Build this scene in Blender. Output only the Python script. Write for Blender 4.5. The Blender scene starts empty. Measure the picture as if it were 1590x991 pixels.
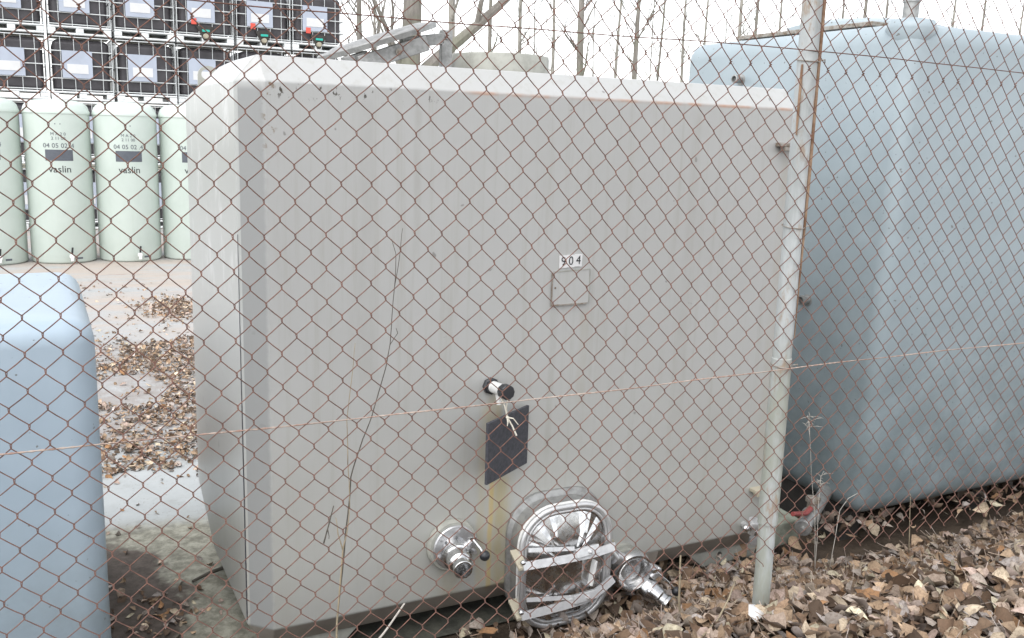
import bpy, bmesh, math, random
from mathutils import Vector, Matrix, noise as mnoise

scene = bpy.context.scene
PI = math.pi
R_ = math.radians

# ------------------------------------------------------------------ camera
cam_d = bpy.data.cameras.new("camera")
cam = bpy.data.objects.new("camera", cam_d)
scene.collection.objects.link(cam)
scene.camera = cam
cam_d.sensor_width = 36.0
cam_d.lens = 1454.0 / 1590.0 * 36.0
cam_d.clip_start = 0.05
cam_d.clip_end = 2000.0
_yaw, _pitch, _roll = R_(27.13), R_(11.267), R_(1.879)
_f = Vector((math.sin(_yaw) * math.cos(_pitch), math.cos(_yaw) * math.cos(_pitch), -math.sin(_pitch)))
_r = Vector((math.cos(_yaw), -math.sin(_yaw), 0))
_u = _r.cross(_f)
_r2 = _r * math.cos(_roll) + _u * math.sin(_roll)
_u2 = -_r * math.sin(_roll) + _u * math.cos(_roll)
cam.matrix_world = Matrix(((_r2.x, _u2.x, -_f.x, 0), (_r2.y, _u2.y, -_f.y, 0), (_r2.z, _u2.z, -_f.z, 0), (0, 0, 0, 1)))

# ------------------------------------------------------------------ sky and sun (bright overcast)
SUN_EL, SUN_AZ = R_(60), R_(236)         # azimuth clockwise from +Y: high, from the left
world = bpy.data.worlds.new("World")
scene.world = world
world.use_nodes = True
wn, wl = world.node_tree.nodes, world.node_tree.links
for n in list(wn):
    wn.remove(n)
sky = wn.new('ShaderNodeTexSky')
sky.sky_type = 'NISHITA'
sky.sun_disc = False
sky.sun_elevation = SUN_EL
sky.sun_rotation = SUN_AZ
sky.air_density = 1.0
sky.dust_density = 1.0
sky.ozone_density = 1.0
hsv = wn.new('ShaderNodeHueSaturation')
hsv.inputs['Saturation'].default_value = 0.16
wbg = wn.new('ShaderNodeBackground')
wbg.inputs['Strength'].default_value = 0.15
wo = wn.new('ShaderNodeOutputWorld')
wl.new(sky.outputs[0], hsv.inputs['Color'])
wl.new(hsv.outputs[0], wbg.inputs['Color'])
wl.new(wbg.outputs[0], wo.inputs['Surface'])

sun_d = bpy.data.lights.new("sun", 'SUN')
sun_d.energy = 0.6
sun_d.angle = R_(65)
sun_d.color = (1.0, 0.97, 0.92)
sun = bpy.data.objects.new("sun", sun_d)
scene.collection.objects.link(sun)
_sd = Vector((math.sin(SUN_AZ) * math.cos(SUN_EL), math.cos(SUN_AZ) * math.cos(SUN_EL), math.sin(SUN_EL)))
sun.rotation_euler = (-_sd).to_track_quat('-Z', 'Y').to_euler()

scene.view_settings.view_transform = 'Standard'
scene.view_settings.look = 'None'
scene.view_settings.exposure = 1.46
scene.view_settings.gamma = 1.0
scene.view_settings.use_curve_mapping = False

# ------------------------------------------------------------------ helpers: objects
C = scene.collection
ORG = {}                                   # world origin of every thing


def thing(name, label, cat, loc=(0, 0, 0), group=None):
    o = bpy.data.objects.new(name, None)
    o.empty_display_size = 0.1
    C.objects.link(o)
    o.location = loc
    o['label'] = label
    o['category'] = cat
    if group:
        o['group'] = group
    ORG[o.name] = Vector(loc)
    return o


def tag(o, label, cat, group=None, kind=None):
    if label:
        o['label'] = label
    if cat:
        o['category'] = cat
    if group:
        o['group'] = group
    if kind:
        o['kind'] = kind
    return o


def copy_tree(o, parent=None):
    c = o.copy()
    C.objects.link(c)
    if parent:
        c.parent = parent
    for ch in list(o.children):
        copy_tree(ch, c)
    return c


class MB:
    """collects shapes in world coordinates, then links them as one mesh object"""

    def __init__(s):
        s.v, s.f = [], []

    def add(s, vs, fs):
        b = len(s.v)
        s.v += [Vector(v) for v in vs]
        s.f += [[b + i for i in f] for f in fs]

    def box(s, c, size, rot=None):
        hx, hy, hz = size[0] / 2, size[1] / 2, size[2] / 2
        vs = [Vector((x, y, z)) for x in (-hx, hx) for y in (-hy, hy) for z in (-hz, hz)]
        if rot is not None:
            vs = [rot @ v for v in vs]
        c = Vector(c)
        s.add([v + c for v in vs], [(0, 1, 3, 2), (4, 6, 7, 5), (0, 4, 5, 1), (2, 3, 7, 6), (0, 2, 6, 4), (1, 5, 7, 3)])
        return s

    def bar(s, a, b, w, h, up=(0, 0, 1)):
        a, b = Vector(a), Vector(b)
        d = (b - a)
        L = d.length
        d.normalize()
        up = Vector(up)
        x = d.cross(up).normalized()
        z = x.cross(d)
        m = Matrix((x, d, z)).transposed()
        return s.box((a + b) / 2, (w, L, h), m)

    def tube(s, pts, rad, n=8, cap=True, closed=False):
        pts = [Vector(p) for p in pts]
        N = len(pts)
        if not hasattr(rad, '__len__'):
            rad = [rad] * N
        t0 = (pts[1] - pts[0]).normalized()
        up = Vector((0, 0, 1)) if abs(t0.z) < 0.9 else Vector((0, 1, 0))
        nx = t0.cross(up).normalized()
        b = len(s.v)
        for i in range(N):
            if closed:
                t = pts[(i + 1) % N] - pts[i - 1]
            else:
                t = pts[min(i + 1, N - 1)] - pts[max(i - 1, 0)]
            if t.length < 1e-9:
                t = t0
            t = t.normalized()
            nx = (nx - t * nx.dot(t))
            if nx.length < 1e-6:
                nx = t.cross(Vector((0.3, 0.5, 0.8)))
            nx.normalize()
            ny = t.cross(nx)
            for k in range(n):
                a = 2 * PI * k / n
                s.v.append(pts[i] + (nx * math.cos(a) + ny * math.sin(a)) * rad[i])
        M = N if closed else N - 1
        for i in range(M):
            j = (i + 1) % N
            for k in range(n):
                s.f.append([b + i * n + k, b + i * n + (k + 1) % n, b + j * n + (k + 1) % n, b + j * n + k])
        if cap and not closed:
            s.f.append([b + k for k in range(n)][::-1])
            s.f.append([b + (N - 1) * n + k for k in range(n)])
        return s

    def lathe(s, o, axis, prof, n=32):
        """prof: list of (distance along axis, radius)"""
        o, ax = Vector(o), Vector(axis).normalized()
        up = Vector((0, 0, 1)) if abs(ax.z) < 0.9 else Vector((1, 0, 0))
        x = ax.cross(up).normalized()
        y = ax.cross(x)
        b = len(s.v)
        for (t, r) in prof:
            for k in range(n):
                a = 2 * PI * k / n
                s.v.append(o + ax * t + (x * math.cos(a) + y * math.sin(a)) * max(r, 1e-5))
        for i in range(len(prof) - 1):
            for k in range(n):
                s.f.append([b + i * n + k, b + i * n + (k + 1) % n, b + (i + 1) * n + (k + 1) % n, b + (i + 1) * n + k])
        if prof[0][1] > 1e-4:
            s.f.append([b + k for k in range(n)][::-1])
        if prof[-1][1] > 1e-4:
            s.f.append([b + (len(prof) - 1) * n + k for k in range(n)])
        return s

    def sphere(s, c, r, n=14, m=9, sc=(1, 1, 1)):
        prof = [(-math.cos(PI * i / m) * r, math.sin(PI * i / m) * r) for i in range(m + 1)]
        b = len(s.v)
        s.lathe((0, 0, 0), (0, 0, 1), prof, n)
        for i in range(b, len(s.v)):
            v = s.v[i]
            s.v[i] = Vector((v.x * sc[0], v.y * sc[1], v.z * sc[2])) + Vector(c)
        return s

    def prism(s, poly, dvec):
        """poly: 3D loop, extruded by dvec"""
        n = len(poly)
        dvec = Vector(dvec)
        a = [Vector(p) for p in poly]
        s.add(a + [p + dvec for p in a],
              [list(range(n))[::-1], [n + i for i in range(n)]] +
              [[i, (i + 1) % n, n + (i + 1) % n, n + i] for i in range(n)])
        return s

    def loft(s, rings, cap0=True, cap1=True):
        n = len(rings[0])
        b = len(s.v)
        for r in rings:
            s.v += [Vector(p) for p in r]
        for i in range(len(rings) - 1):
            for k in range(n):
                s.f.append([b + i * n + k, b + i * n + (k + 1) % n, b + (i + 1) * n + (k + 1) % n, b + (i + 1) * n + k])
        if cap0:
            s.f.append([b + k for k in range(n)][::-1])
        if cap1:
            s.f.append([b + (len(rings) - 1) * n + k for k in range(n)])
        return s

    def build(s, name, m, parent=None, sharp=35, bevel=0, segs=3, smooth=True):
        org = Vector((0, 0, 0))
        if parent is not None:
            p = parent
            while p.parent:
                p = p.parent
            org = ORG[p.name]
        me = bpy.data.meshes.new(name)
        me.from_pydata([tuple(v - org) for v in s.v], [], s.f)
        bm = bmesh.new()
        bm.from_mesh(me)
        bmesh.ops.recalc_face_normals(bm, faces=bm.faces)
        bm.to_mesh(me)
        bm.free()
        if smooth:
            me.shade_smooth()
            me.set_sharp_from_angle(angle=R_(sharp))
        me.materials.append(m)
        o = bpy.data.objects.new(name, me)
        C.objects.link(o)
        if parent is not None:
            o.parent = parent
        if bevel:
            md = o.modifiers.new("bevel", 'BEVEL')
            md.width = bevel
            md.segments = segs
            md.limit_method = 'ANGLE'
            md.angle_limit = R_(14)
            md.harden_normals = False
            wnm = o.modifiers.new('normals', 'WEIGHTED_NORMAL')
            wnm.weight = 90
            wnm.keep_sharp = False
        return o


def rrect(cx, cz, w, h, r, y, n=8):
    """rounded rectangle loop in the XZ plane"""
    out = []
    for (sx, sz, a0) in ((1, 1, 0), (-1, 1, 90), (-1, -1, 180), (1, -1, 270)):
        ox, oz = cx + sx * (w / 2 - r), cz + sz * (h / 2 - r)
        for i in range(n + 1):
            a = R_(a0 + 90 * i / n)
            out.append(Vector((ox + r * math.cos(a), y, oz + r * math.sin(a))))
    return out


# ------------------------------------------------------------------ helpers: materials
class NT:
    def __init__(s, name):
        s.m = bpy.data.materials.new(name)
        s.m.use_nodes = True
        s.t = s.m.node_tree
        s.bsdf = s.t.nodes['Principled BSDF']
        s._pos = None

    def n(s, typ, **kw):
        nd = s.t.nodes.new(typ)
        for k, v in kw.items():
            setattr(nd, k, v)
        return nd

    def put(s, inp, v):
        if isinstance(v, bpy.types.NodeSocket):
            s.t.links.new(v, inp)
        elif hasattr(v, '__len__') and inp.type == 'RGBA':
            inp.default_value = (v[0], v[1], v[2], 1)
        else:
            inp.default_value = v

    def pos(s):
        if s._pos is None:
            s._pos = s.n('ShaderNodeNewGeometry').outputs['Position']
        return s._pos

    def obj(s):
        return s.n('ShaderNodeTexCoord').outputs['Object']

    def xyz(s, v=None):
        nd = s.n('ShaderNodeSeparateXYZ')
        s.put(nd.inputs[0], v or s.pos())
        return nd.outputs[0], nd.outputs[1], nd.outputs[2]

    def noise(s, scale, detail=4, rough=0.6, vec=None, sc=None, off=None):
        nd = s.n('ShaderNodeTexNoise')
        v = vec or s.pos()
        if sc is not None or off is not None:
            mp = s.n('ShaderNodeMapping')
            s.put(mp.inputs['Vector'], v)
            if sc is not None:
                mp.inputs['Scale'].default_value = sc
            if off is not None:
                mp.inputs['Location'].default_value = off
            v = mp.outputs[0]
        s.put(nd.inputs['Vector'], v)
        nd.inputs['Scale'].default_value = scale
        nd.inputs['Detail'].default_value = detail
        nd.inputs['Roughness'].default_value = rough
        return nd.outputs['Fac']

    def math(s, op, a, b=0.0, c=None, clamp=False):
        nd = s.n('ShaderNodeMath', operation=op)
        nd.use_clamp = clamp
        s.put(nd.inputs[0], a)
        s.put(nd.inputs[1], b)
        if c is not None:
            s.put(nd.inputs[2], c)
        return nd.outputs[0]

    def ramp(s, x, a, b, lo=0.0, hi=1.0):
        """smooth map of x from [a, b] to [lo, hi], clamped"""
        nd = s.n('ShaderNodeMapRange')
        nd.interpolation_type = 'SMOOTHSTEP'
        s.put(nd.inputs['Value'], x)
        nd.inputs['From Min'].default_value = a
        nd.inputs['From Max'].default_value = b
        nd.inputs['To Min'].default_value = lo
        nd.inputs['To Max'].default_value = hi
        return nd.outputs[0]

    def mix(s, f, a, b, blend='MIX'):
        nd = s.n('ShaderNodeMix', data_type='RGBA', blend_type=blend)
        s.put(nd.inputs[0], f)
        s.put(nd.inputs[6], a)
        s.put(nd.inputs[7], b)
        return nd.outputs[2]

    def bump(s, h, strength, dist):
        nd = s.n('ShaderNodeBump')
        nd.inputs['Strength'].default_value = strength
        nd.inputs['Distance'].default_value = dist
        s.put(nd.inputs['Height'], h)
        s.t.links.new(nd.outputs[0], s.bsdf.inputs['Normal'])

    def done(s, col, rough=0.5, metal=0.0, spec=0.5):
        s.put(s.bsdf.inputs['Base Color'], col)
        s.put(s.bsdf.inputs['Roughness'], rough)
        s.put(s.bsdf.inputs['Metallic'], metal)
        s.put(s.bsdf.inputs['Specular IOR Level'], spec)
        return s.m


def simple(name, col, rough=0.5, metal=0.0, var=0.15, scale=18, spec=0.5, col2=None, sc=None, bump=0.0):
    t = NT(name)
    nz = t.noise(scale, 5, 0.65, sc=sc)
    c2 = col2 or tuple(c * (1 - 2.2 * var) for c in col)
    f = t.ramp(nz, 0.35, 0.72)
    c = t.mix(f, col, c2)
    if bump:
        t.bump(t.noise(scale * 4, 3), bump, 0.002)
    rr = t.ramp(nz, 0.3, 0.7, max(rough - 0.08, 0.02), min(rough + 0.1, 1))
    return t.done(c, rr, metal, spec)


M = {}
M['steel'] = simple('stainless_steel', (0.62, 0.62, 0.63), 0.42, 0.85, 0.12, 30)
M['satin_steel'] = simple('satin_steel', (0.66, 0.66, 0.66), 0.45, 0.7, 0.08, 30)
M['bright_steel'] = simple('polished_steel', (0.66, 0.66, 0.66), 0.24, 1.0, 0.12, 40)
M['dull_steel'] = simple('brushed_aluminium', (0.36, 0.36, 0.35), 0.5, 0.6, 0.15, 26)
M['black_plastic'] = simple('black_plastic', (0.022, 0.023, 0.027), 0.35, 0, 0.1)
M['slate_board'] = simple('dark_board', (0.055, 0.057, 0.068), 0.6, 0, 0.15, 60, bump=0.2)
M['white_plastic'] = simple('white_plastic', (0.78, 0.78, 0.76), 0.4, 0, 0.06)
M['ink'] = simple('black_ink', (0.012, 0.012, 0.015), 0.5, 0, 0.05)
M['yellow_plate'] = simple('yellowed_plate', (0.38, 0.345, 0.26), 0.5, 0, 0.12, 25, col2=(0.40, 0.36, 0.28))
M['string'] = simple('pale_string', (0.70, 0.66, 0.56), 0.9, 0, 0.1)
M['red_paint'] = simple('red_paint', (0.28, 0.06, 0.055), 0.6, 0, 0.2)
M['red_label'] = simple('red_label', (0.70, 0.10, 0.07), 0.6, 0, 0.05)
M['teal'] = simple('teal_plastic', (0.02, 0.45, 0.36), 0.4, 0, 0.05)
M['cage'] = simple('galvanised_cage', (0.62, 0.64, 0.64), 0.45, 0.2, 0.06, 9)
M['pallet'] = simple('white_pallet', (0.76, 0.78, 0.78), 0.5, 0, 0.08, 6)
M['ibc_black'] = simple('black_polyethylene', (0.055, 0.050, 0.055), 0.5, 0, 0.15, 5)
M['label_white'] = simple('label_white', (0.42, 0.46, 0.54), 0.55, 0, 0.04, 4)
M['label_bright'] = simple('label_paper', (0.66, 0.66, 0.66), 0.6, 0, 0.03, 4)
M['panel_grey'] = simple('printed_grey', (0.10, 0.11, 0.13), 0.5, 0, 0.08, 20)
M['straw'] = simple('dry_stem', (0.34, 0.28, 0.19), 0.9, 0, 0.15, 30)
M['pale_straw'] = simple('bleached_stem', (0.50, 0.46, 0.41), 0.9, 0, 0.1, 30)
M['dark_stem'] = simple('dark_stem', (0.105, 0.095, 0.078), 0.9, 0, 0.15, 30)
M['dirty_metal'] = simple('dirty_fitting', (0.33, 0.31, 0.28), 0.55, 0.3, 0.25, 40, col2=(0.16, 0.11, 0.07))
M['foot'] = simple('tank_foot', (0.36, 0.36, 0.32), 0.6, 0, 0.15, 12)
M['dark_gap'] = simple('dark_underside', (0.05, 0.045, 0.04), 0.8, 0, 0.1)
M['concrete'] = simple('mossy_concrete', (0.30, 0.32, 0.26), 0.9, 0, 0.2, 14, bump=0.4)


def tank_material():
    t = NT('grey_gelcoat')
    x, y, z = t.xyz()
    base = (0.418, 0.421, 0.412)
    big = t.noise(1.6, 5, 0.6)
    c = t.mix(t.ramp(big, 0.3, 0.75), base, (0.390, 0.392, 0.382))
    # run-off streaks
    st = t.noise(1.0, 6, 0.7, sc=(26, 26, 0.9))
    c = t.mix(t.math('MULTIPLY', t.ramp(st, 0.48, 0.74), 0.42), c, (0.30, 0.29, 0.25))
    # greenish dirt and painted shade, both deeper towards the bottom
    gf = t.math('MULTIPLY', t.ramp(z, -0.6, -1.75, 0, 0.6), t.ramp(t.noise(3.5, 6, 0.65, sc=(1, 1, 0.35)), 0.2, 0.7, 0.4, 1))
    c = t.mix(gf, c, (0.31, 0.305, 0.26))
    # black specks under the front crease
    front = t.ramp(y, 3.03, 3.005)
    n1 = t.noise(62, 3, 0.6, sc=(1, 0.2, 0.55))
    sp = t.ramp(n1, 0.60, 0.67)
    zone = t.math('MULTIPLY', t.ramp(z, 0.065, 0.105), t.ramp(z, 0.135, 0.118))
    zx = t.math('MULTIPLY', t.ramp(x, 1.35, 1.1), t.ramp(x, 0.62, 0.66))
    c = t.mix(t.math('MULTIPLY', t.math('MULTIPLY', sp, zone), zx), c, (0.045, 0.035, 0.025))
    # blotches running down the front left corner
    zone2 = t.math('MULTIPLY', t.ramp(z, -0.16, 0.0), t.math('MULTIPLY', t.ramp(x, 0.63, 0.65), t.ramp(x, 0.70, 0.67)))
    c = t.mix(t.math('MULTIPLY', t.math('MULTIPLY', t.ramp(t.noise(38, 3, 0.6), 0.56, 0.66), zone2), front), c, (0.20, 0.15, 0.10))
    # thin rusty line on the crease further right
    rl = t.math('MULTIPLY', t.math('MULTIPLY', t.ramp(z, 0.118, 0.126), t.ramp(z, 0.138, 0.130)), t.ramp(x, 1.25, 1.45))
    c = t.mix(t.math('MULTIPLY', rl, t.ramp(t.noise(9, 4), 0.4, 0.65, 0.1, 0.7)), c, (0.40, 0.20, 0.11))
    # few small marks
    mk = t.ramp(t.noise(17, 2, 0.4, off=(3.1, 0, 7.7)), 0.735, 0.765)
    c = t.mix(t.math('MULTIPLY', mk, 0.6), c, (0.12, 0.11, 0.10))

    # ochre runs below the tap and around the manway
    def run(x0, w, ztop, zbot, amt, colr, c):
        wob = t.math('MULTIPLY', t.math('SUBTRACT', t.noise(3.0, 3, sc=(0, 0, 1), off=(x0, 0, 0)), 0.5), 0.02)
        d = t.math('ABSOLUTE', t.math('SUBTRACT', t.math('ADD', x, wob), x0))
        m = t.math('MULTIPLY', t.ramp(d, w, w * 0.25), t.math('MULTIPLY', t.ramp(z, ztop, ztop - 0.05), t.ramp(z, zbot, zbot + 0.08)))
        m = t.math('MULTIPLY', m, t.ramp(t.noise(14, 4, sc=(1, 1, 0.3), off=(x0 * 9, 0, 0)), 0.3, 0.62, 0.25, 1))
        m = t.math('MULTIPLY', t.math('MULTIPLY', m, front), amt)
        return t.mix(m, c, colr)
    c = run(1.475, 0.045, -0.93, -1.12, 0.6, (0.36, 0.27, 0.10), c)
    c = run(1.472, 0.016, -1.2, -1.80, 0.75, (0.48, 0.34, 0.09), c)
    c = run(1.435, 0.03, -0.97, -1.75, 0.35, (0.40, 0.33, 0.16), c)
    c = run(1.52, 0.06, -1.25, -1.85, 0.65, (0.34, 0.28, 0.13), c)
    c = run(1.31, 0.07, -1.57, -1.78, 0.5, (0.30, 0.27, 0.19), c)
    c = run(1.71, 0.02, -0.625, -1.25, 0.3, (0.25, 0.24, 0.20), c)
    c = run(1.845, 0.03, -0.63, -1.05, 0.28, (0.30, 0.27, 0.20), c)
    c = run(0.98, 0.05, 0.12, -0.9, 0.25, (0.28, 0.275, 0.25), c)
    c = run(2.32, 0.035, 0.12, -1.2, 0.22, (0.30, 0.29, 0.26), c)
    c = run(1.16, 0.02, 0.10, -0.5, 0.28, (0.26, 0.25, 0.22), c)
    c = run(2.80, 0.05, -0.03, -1.5, 0.28, (0.34, 0.31, 0.24), c)
    # painted light level on the end wall, then chalky scuffs over it
    side = t.ramp(x, 0.60, 0.58)
    c = t.mix(t.math('MULTIPLY', side, t.ramp(z, -1.5, -0.9, 0, 0.85)), c, (0.39, 0.40, 0.385))
    sc_ = t.math('MULTIPLY', t.ramp(t.noise(7, 7, 0.75, sc=(1, 1, 0.45)), 0.52, 0.66), t.math('MULTIPLY', side, t.ramp(z, -0.95, -0.35)))
    c = t.mix(t.math('MULTIPLY', sc_, 0.8), c, (0.56, 0.56, 0.555))
    # front left chamfer darkened to paint in its shade, feathered on the front
    edge_shade = t.math('MULTIPLY', t.ramp(t.math('ADD', x, t.math('MULTIPLY', t.noise(30, 3, sc=(0.2, 0.2, 1)), 0.012)), 0.668, 0.648), t.math('MULTIPLY', t.ramp(t.math('SUBTRACT', y, x), 2.487, 2.482), t.ramp(z, 0.128, 0.10)))
    c = t.mix(t.math('MULTIPLY', edge_shade, 0.85), c, (0.245, 0.25, 0.247))
    # darker brown rim below the bottom edge
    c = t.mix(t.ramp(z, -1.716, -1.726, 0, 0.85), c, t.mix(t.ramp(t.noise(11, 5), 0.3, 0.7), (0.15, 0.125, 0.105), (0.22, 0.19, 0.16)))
    t.bump(t.math('ADD', t.noise(1.5, 1), t.math('MULTIPLY', t.noise(160, 2), 0.012)), 0.22, 0.02)
    return t.done(c, 0.3, 0, 0.5)


def grp_material(name, base, dark, grime_shade, zlo, zhi):
    t = NT(name)
    x, y, z = t.xyz()
    c = t.mix(t.ramp(t.noise(1.5, 5), 0.3, 0.75), base, dark)
    st = t.noise(1.0, 6, 0.7, sc=(22, 22, 0.8))
    c = t.mix(t.math('MULTIPLY', t.ramp(st, 0.48, 0.8), 0.35), c, dark)
    sp = t.ramp(t.noise(44, 2, 0.4), 0.72, 0.75)
    c = t.mix(t.math('MULTIPLY', sp, 0.7), c, (0.10, 0.08, 0.06))
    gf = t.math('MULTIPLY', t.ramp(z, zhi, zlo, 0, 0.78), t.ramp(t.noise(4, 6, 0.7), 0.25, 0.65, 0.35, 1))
    c = t.mix(gf, c, grime_shade)  # grime low on the light blue tank, painted shade on the blue-grey one
    t.bump(t.noise(2.0, 2), 0.4, 0.03)
    return t.done(c, 0.38, 0, 0.45)


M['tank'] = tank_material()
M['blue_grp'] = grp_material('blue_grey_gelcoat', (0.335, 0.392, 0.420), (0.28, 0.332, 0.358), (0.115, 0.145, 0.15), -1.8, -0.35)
M['light_blue'] = grp_material('light_blue_gelcoat', (0.37, 0.45, 0.52), (0.31, 0.385, 0.45), (0.20, 0.235, 0.24), -1.8, -1.0)


def cyl_material():
    t = NT('pale_green_gelcoat')
    c = t.mix(t.ramp(t.noise(2.5, 5), 0.3, 0.75), (0.55, 0.615, 0.565), (0.50, 0.565, 0.515))
    st = t.noise(1.0, 5, 0.7, sc=(14, 14, 0.7))
    c = t.mix(t.math('MULTIPLY', t.ramp(st, 0.5, 0.8), 0.3), c, (0.46, 0.54, 0.47))
    return t.done(c, 0.35, 0, 0.45)


M['pale_green'] = cyl_material()


def rust_material(name, a, b, sc=40):
    t = NT(name)
    f = t.ramp(t.noise(sc, 4, 0.7), 0.35, 0.65)
    return t.done(t.mix(f, a, b), 0.85, 0, 0.25)


M['rust_wire'] = rust_material('rusty_wire', (0.115, 0.066, 0.054), (0.200, 0.105, 0.080))
M['pale_wire'] = rust_material('pale_rusted_wire', (0.30, 0.19, 0.15), (0.44, 0.37, 0.32))
M['orange_rust'] = rust_material('orange_rust', (0.20, 0.115, 0.07), (0.36, 0.25, 0.17), 14)


def post_material():
    t = NT('galvanised_post')
    x, y, z = t.xyz()
    c = t.mix(t.ramp(t.noise(7, 5, 0.7, sc=(3, 3, 0.35)), 0.3, 0.7), (0.51, 0.535, 0.535), (0.37, 0.39, 0.385))
    gr = t.math('MULTIPLY', t.ramp(z, -0.55, -0.8), t.ramp(t.noise(9, 5, 0.7, sc=(2, 2, 0.5)), 0.3, 0.6))
    c = t.mix(gr, c, (0.34, 0.355, 0.31))
    ru = t.ramp(t.noise(13, 6, 0.7, sc=(1.5, 1.5, 0.5), off=(5, 1, 2)), 0.54, 0.66)
    c = t.mix(t.math('MULTIPLY', ru, 0.7), c, (0.32, 0.22, 0.14))
    t.bump(t.noise(60, 3), 0.2, 0.003)
    return t.done(c, 0.55, 0.15, 0.4)


M['post'] = post_material()


def tint_material(name, rough=0.85):
    t = NT(name)
    a = t.n('ShaderNodeAttribute', attribute_name='tint')
    nz = t.noise(95, 5, 0.75)
    c = t.mix(t.ramp(nz, 0.38, 0.7, 0, 0.6), a.outputs['Color'], (0.10, 0.068, 0.045))
    bk = t.n('ShaderNodeNewGeometry').outputs['Backfacing']
    c = t.mix(t.math('MULTIPLY', bk, 0.35), c, (0.42, 0.36, 0.32))
    t.bump(t.noise(220, 3), 0.5, 0.002)
    t.put(t.bsdf.inputs['Transmission Weight'], 0.0)
    return t.done(c, rough, 0, 0.3)


M['leaf'] = tint_material('dead_leaf')


def bark_material():
    t = NT('bark')
    nz = t.noise(5, 6, 0.7, sc=(3, 3, 0.5))
    c = t.mix(t.ramp(nz, 0.3, 0.7), (0.27, 0.25, 0.225), (0.18, 0.165, 0.145))
    g = t.ramp(t.noise(1.2, 4), 0.45, 0.7)
    c = t.mix(t.math('MULTIPLY', g, 0.5), c, (0.20, 0.215, 0.145))
    return t.done(c, 0.9, 0, 0.2)


M['bark'] = bark_material()
M['bark_pale'] = simple('pale_bark', (0.36, 0.34, 0.30), 0.9, 0, 0.22, 6, sc=(2, 2, 0.6))


def soil_material():
    t = NT('soil')
    nz = t.noise(9, 8, 0.75)
    c = t.mix(t.ramp(nz, 0.3, 0.7), (0.10, 0.075, 0.055), (0.05, 0.038, 0.028))
    far = t.noise(0.15, 5)
    x, y, z = t.xyz()
    c = t.mix(t.ramp(y, 22, 26), c, t.mix(t.ramp(far, 0.3, 0.7), (0.20, 0.19, 0.13), (0.16, 0.15, 0.12)))
    t.bump(nz, 0.8, 0.03)
    return t.done(c, 0.95, 0, 0.2)


def yard_material():
    t = NT('yard_concrete')
    x, y, z = t.xyz()
    warp = t.noise(2.2, 5, 0.65)
    w = t.math('MULTIPLY', t.math('SUBTRACT', warp, 0.5), 1.0)
    wx = t.math('MULTIPLY', t.math('SUBTRACT', t.noise(2.6, 5, 0.65, off=(7, 3, 0)), 0.5), 0.7)
    fine = t.noise(45, 5, 0.7)
    c = t.mix(t.ramp(fine, 0.3, 0.7), (0.39, 0.40, 0.40), (0.32, 0.33, 0.33))
    # warm silt further back
    silt = t.math('MULTIPLY', t.ramp(y, 8.0, 9.4), t.ramp(t.noise(0.9, 6, 0.7, sc=(0.6, 2.2, 1)), 0.36, 0.6))
    c = t.mix(silt, c, (0.40, 0.35, 0.31))
    silt2 = t.ramp(t.noise(1.1, 6, 0.72, sc=(0.5, 2.4, 1), off=(4, 9, 0)), 0.57, 0.68)
    c = t.mix(t.math('MULTIPLY', silt2, t.ramp(y, 9.0, 9.8, 0, 0.75)), c, (0.25, 0.15, 0.125))
    # damp brown leaf mould under the leaf drift
    mould = t.math('MULTIPLY', t.ramp(t.math('ADD', y, w), 5.2, 5.5), t.ramp(t.math('ADD', y, w), 8.7, 8.4))
    c = t.mix(t.math('MULTIPLY', mould, t.ramp(t.noise(6, 5), 0.35, 0.6, 0.1, 0.6)), c, (0.25, 0.205, 0.18))
    # bluish trowelled apron
    ap = t.math('MULTIPLY', t.ramp(t.math('ADD', y, t.math('MULTIPLY', w, 0.5)), 4.35, 4.6), t.ramp(y, 5.8, 5.4))
    c = t.mix(t.math('MULTIPLY', ap, 0.8), c, t.mix(t.ramp(warp, 0.3, 0.7), (0.43, 0.45, 0.45), (0.36, 0.38, 0.38)))
    grit = t.ramp(t.noise(70, 2, 0.5), 0.66, 0.72)
    c = t.mix(t.math('MULTIPLY', grit, 0.5), c, (0.20, 0.18, 0.15))
    stain = t.ramp(t.noise(3.2, 7, 0.75, off=(2, 6, 1)), 0.50, 0.68)
    c = t.mix(t.math('MULTIPLY', stain, 0.45), c, (0.27, 0.27, 0.25))
    # sandy, mossy concrete beside the tank
    sand = t.ramp(t.math('ADD', y, t.math('MULTIPLY', w, 0.5)), 4.6, 4.35)
    c = t.mix(sand, c, t.mix(t.ramp(t.noise(16, 6, 0.75), 0.35, 0.65), (0.357, 0.347, 0.284), (0.172, 0.164, 0.129)))
    # wet soil in the corner by the blue tank
    dx = t.math('DIVIDE', t.math('SUBTRACT', t.math('ADD', x, wx), 0.13), 0.34)
    dy = t.math('DIVIDE', t.math('SUBTRACT', t.math('ADD', y, w), 3.55), 0.78)
    d = t.math('ADD', t.math('MULTIPLY', dx, dx), t.math('MULTIPLY', dy, dy))
    soil = t.mix(t.ramp(t.noise(22, 7, 0.75), 0.35, 0.65), (0.115, 0.093, 0.078), (0.066, 0.053, 0.043))
    c = t.mix(t.ramp(d, 1.15, 0.75), c, soil)
    un = t.math('MULTIPLY', t.math('MULTIPLY', t.ramp(t.math('ADD', x, t.math('MULTIPLY', wx, 0.3)), 0.72, 0.9), t.ramp(y, 4.3, 4.0)), t.ramp(x, 3.2, 3.0))  # dark ground under the grey tank, its shade painted in
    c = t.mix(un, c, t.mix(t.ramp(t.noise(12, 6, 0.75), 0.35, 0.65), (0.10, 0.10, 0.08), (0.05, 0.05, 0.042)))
    t.bump(t.math('ADD', fine, t.math('MULTIPLY', warp, 2.0)), 0.4, 0.006)
    return t.done(c, 0.85, 0, 0.3)


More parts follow.
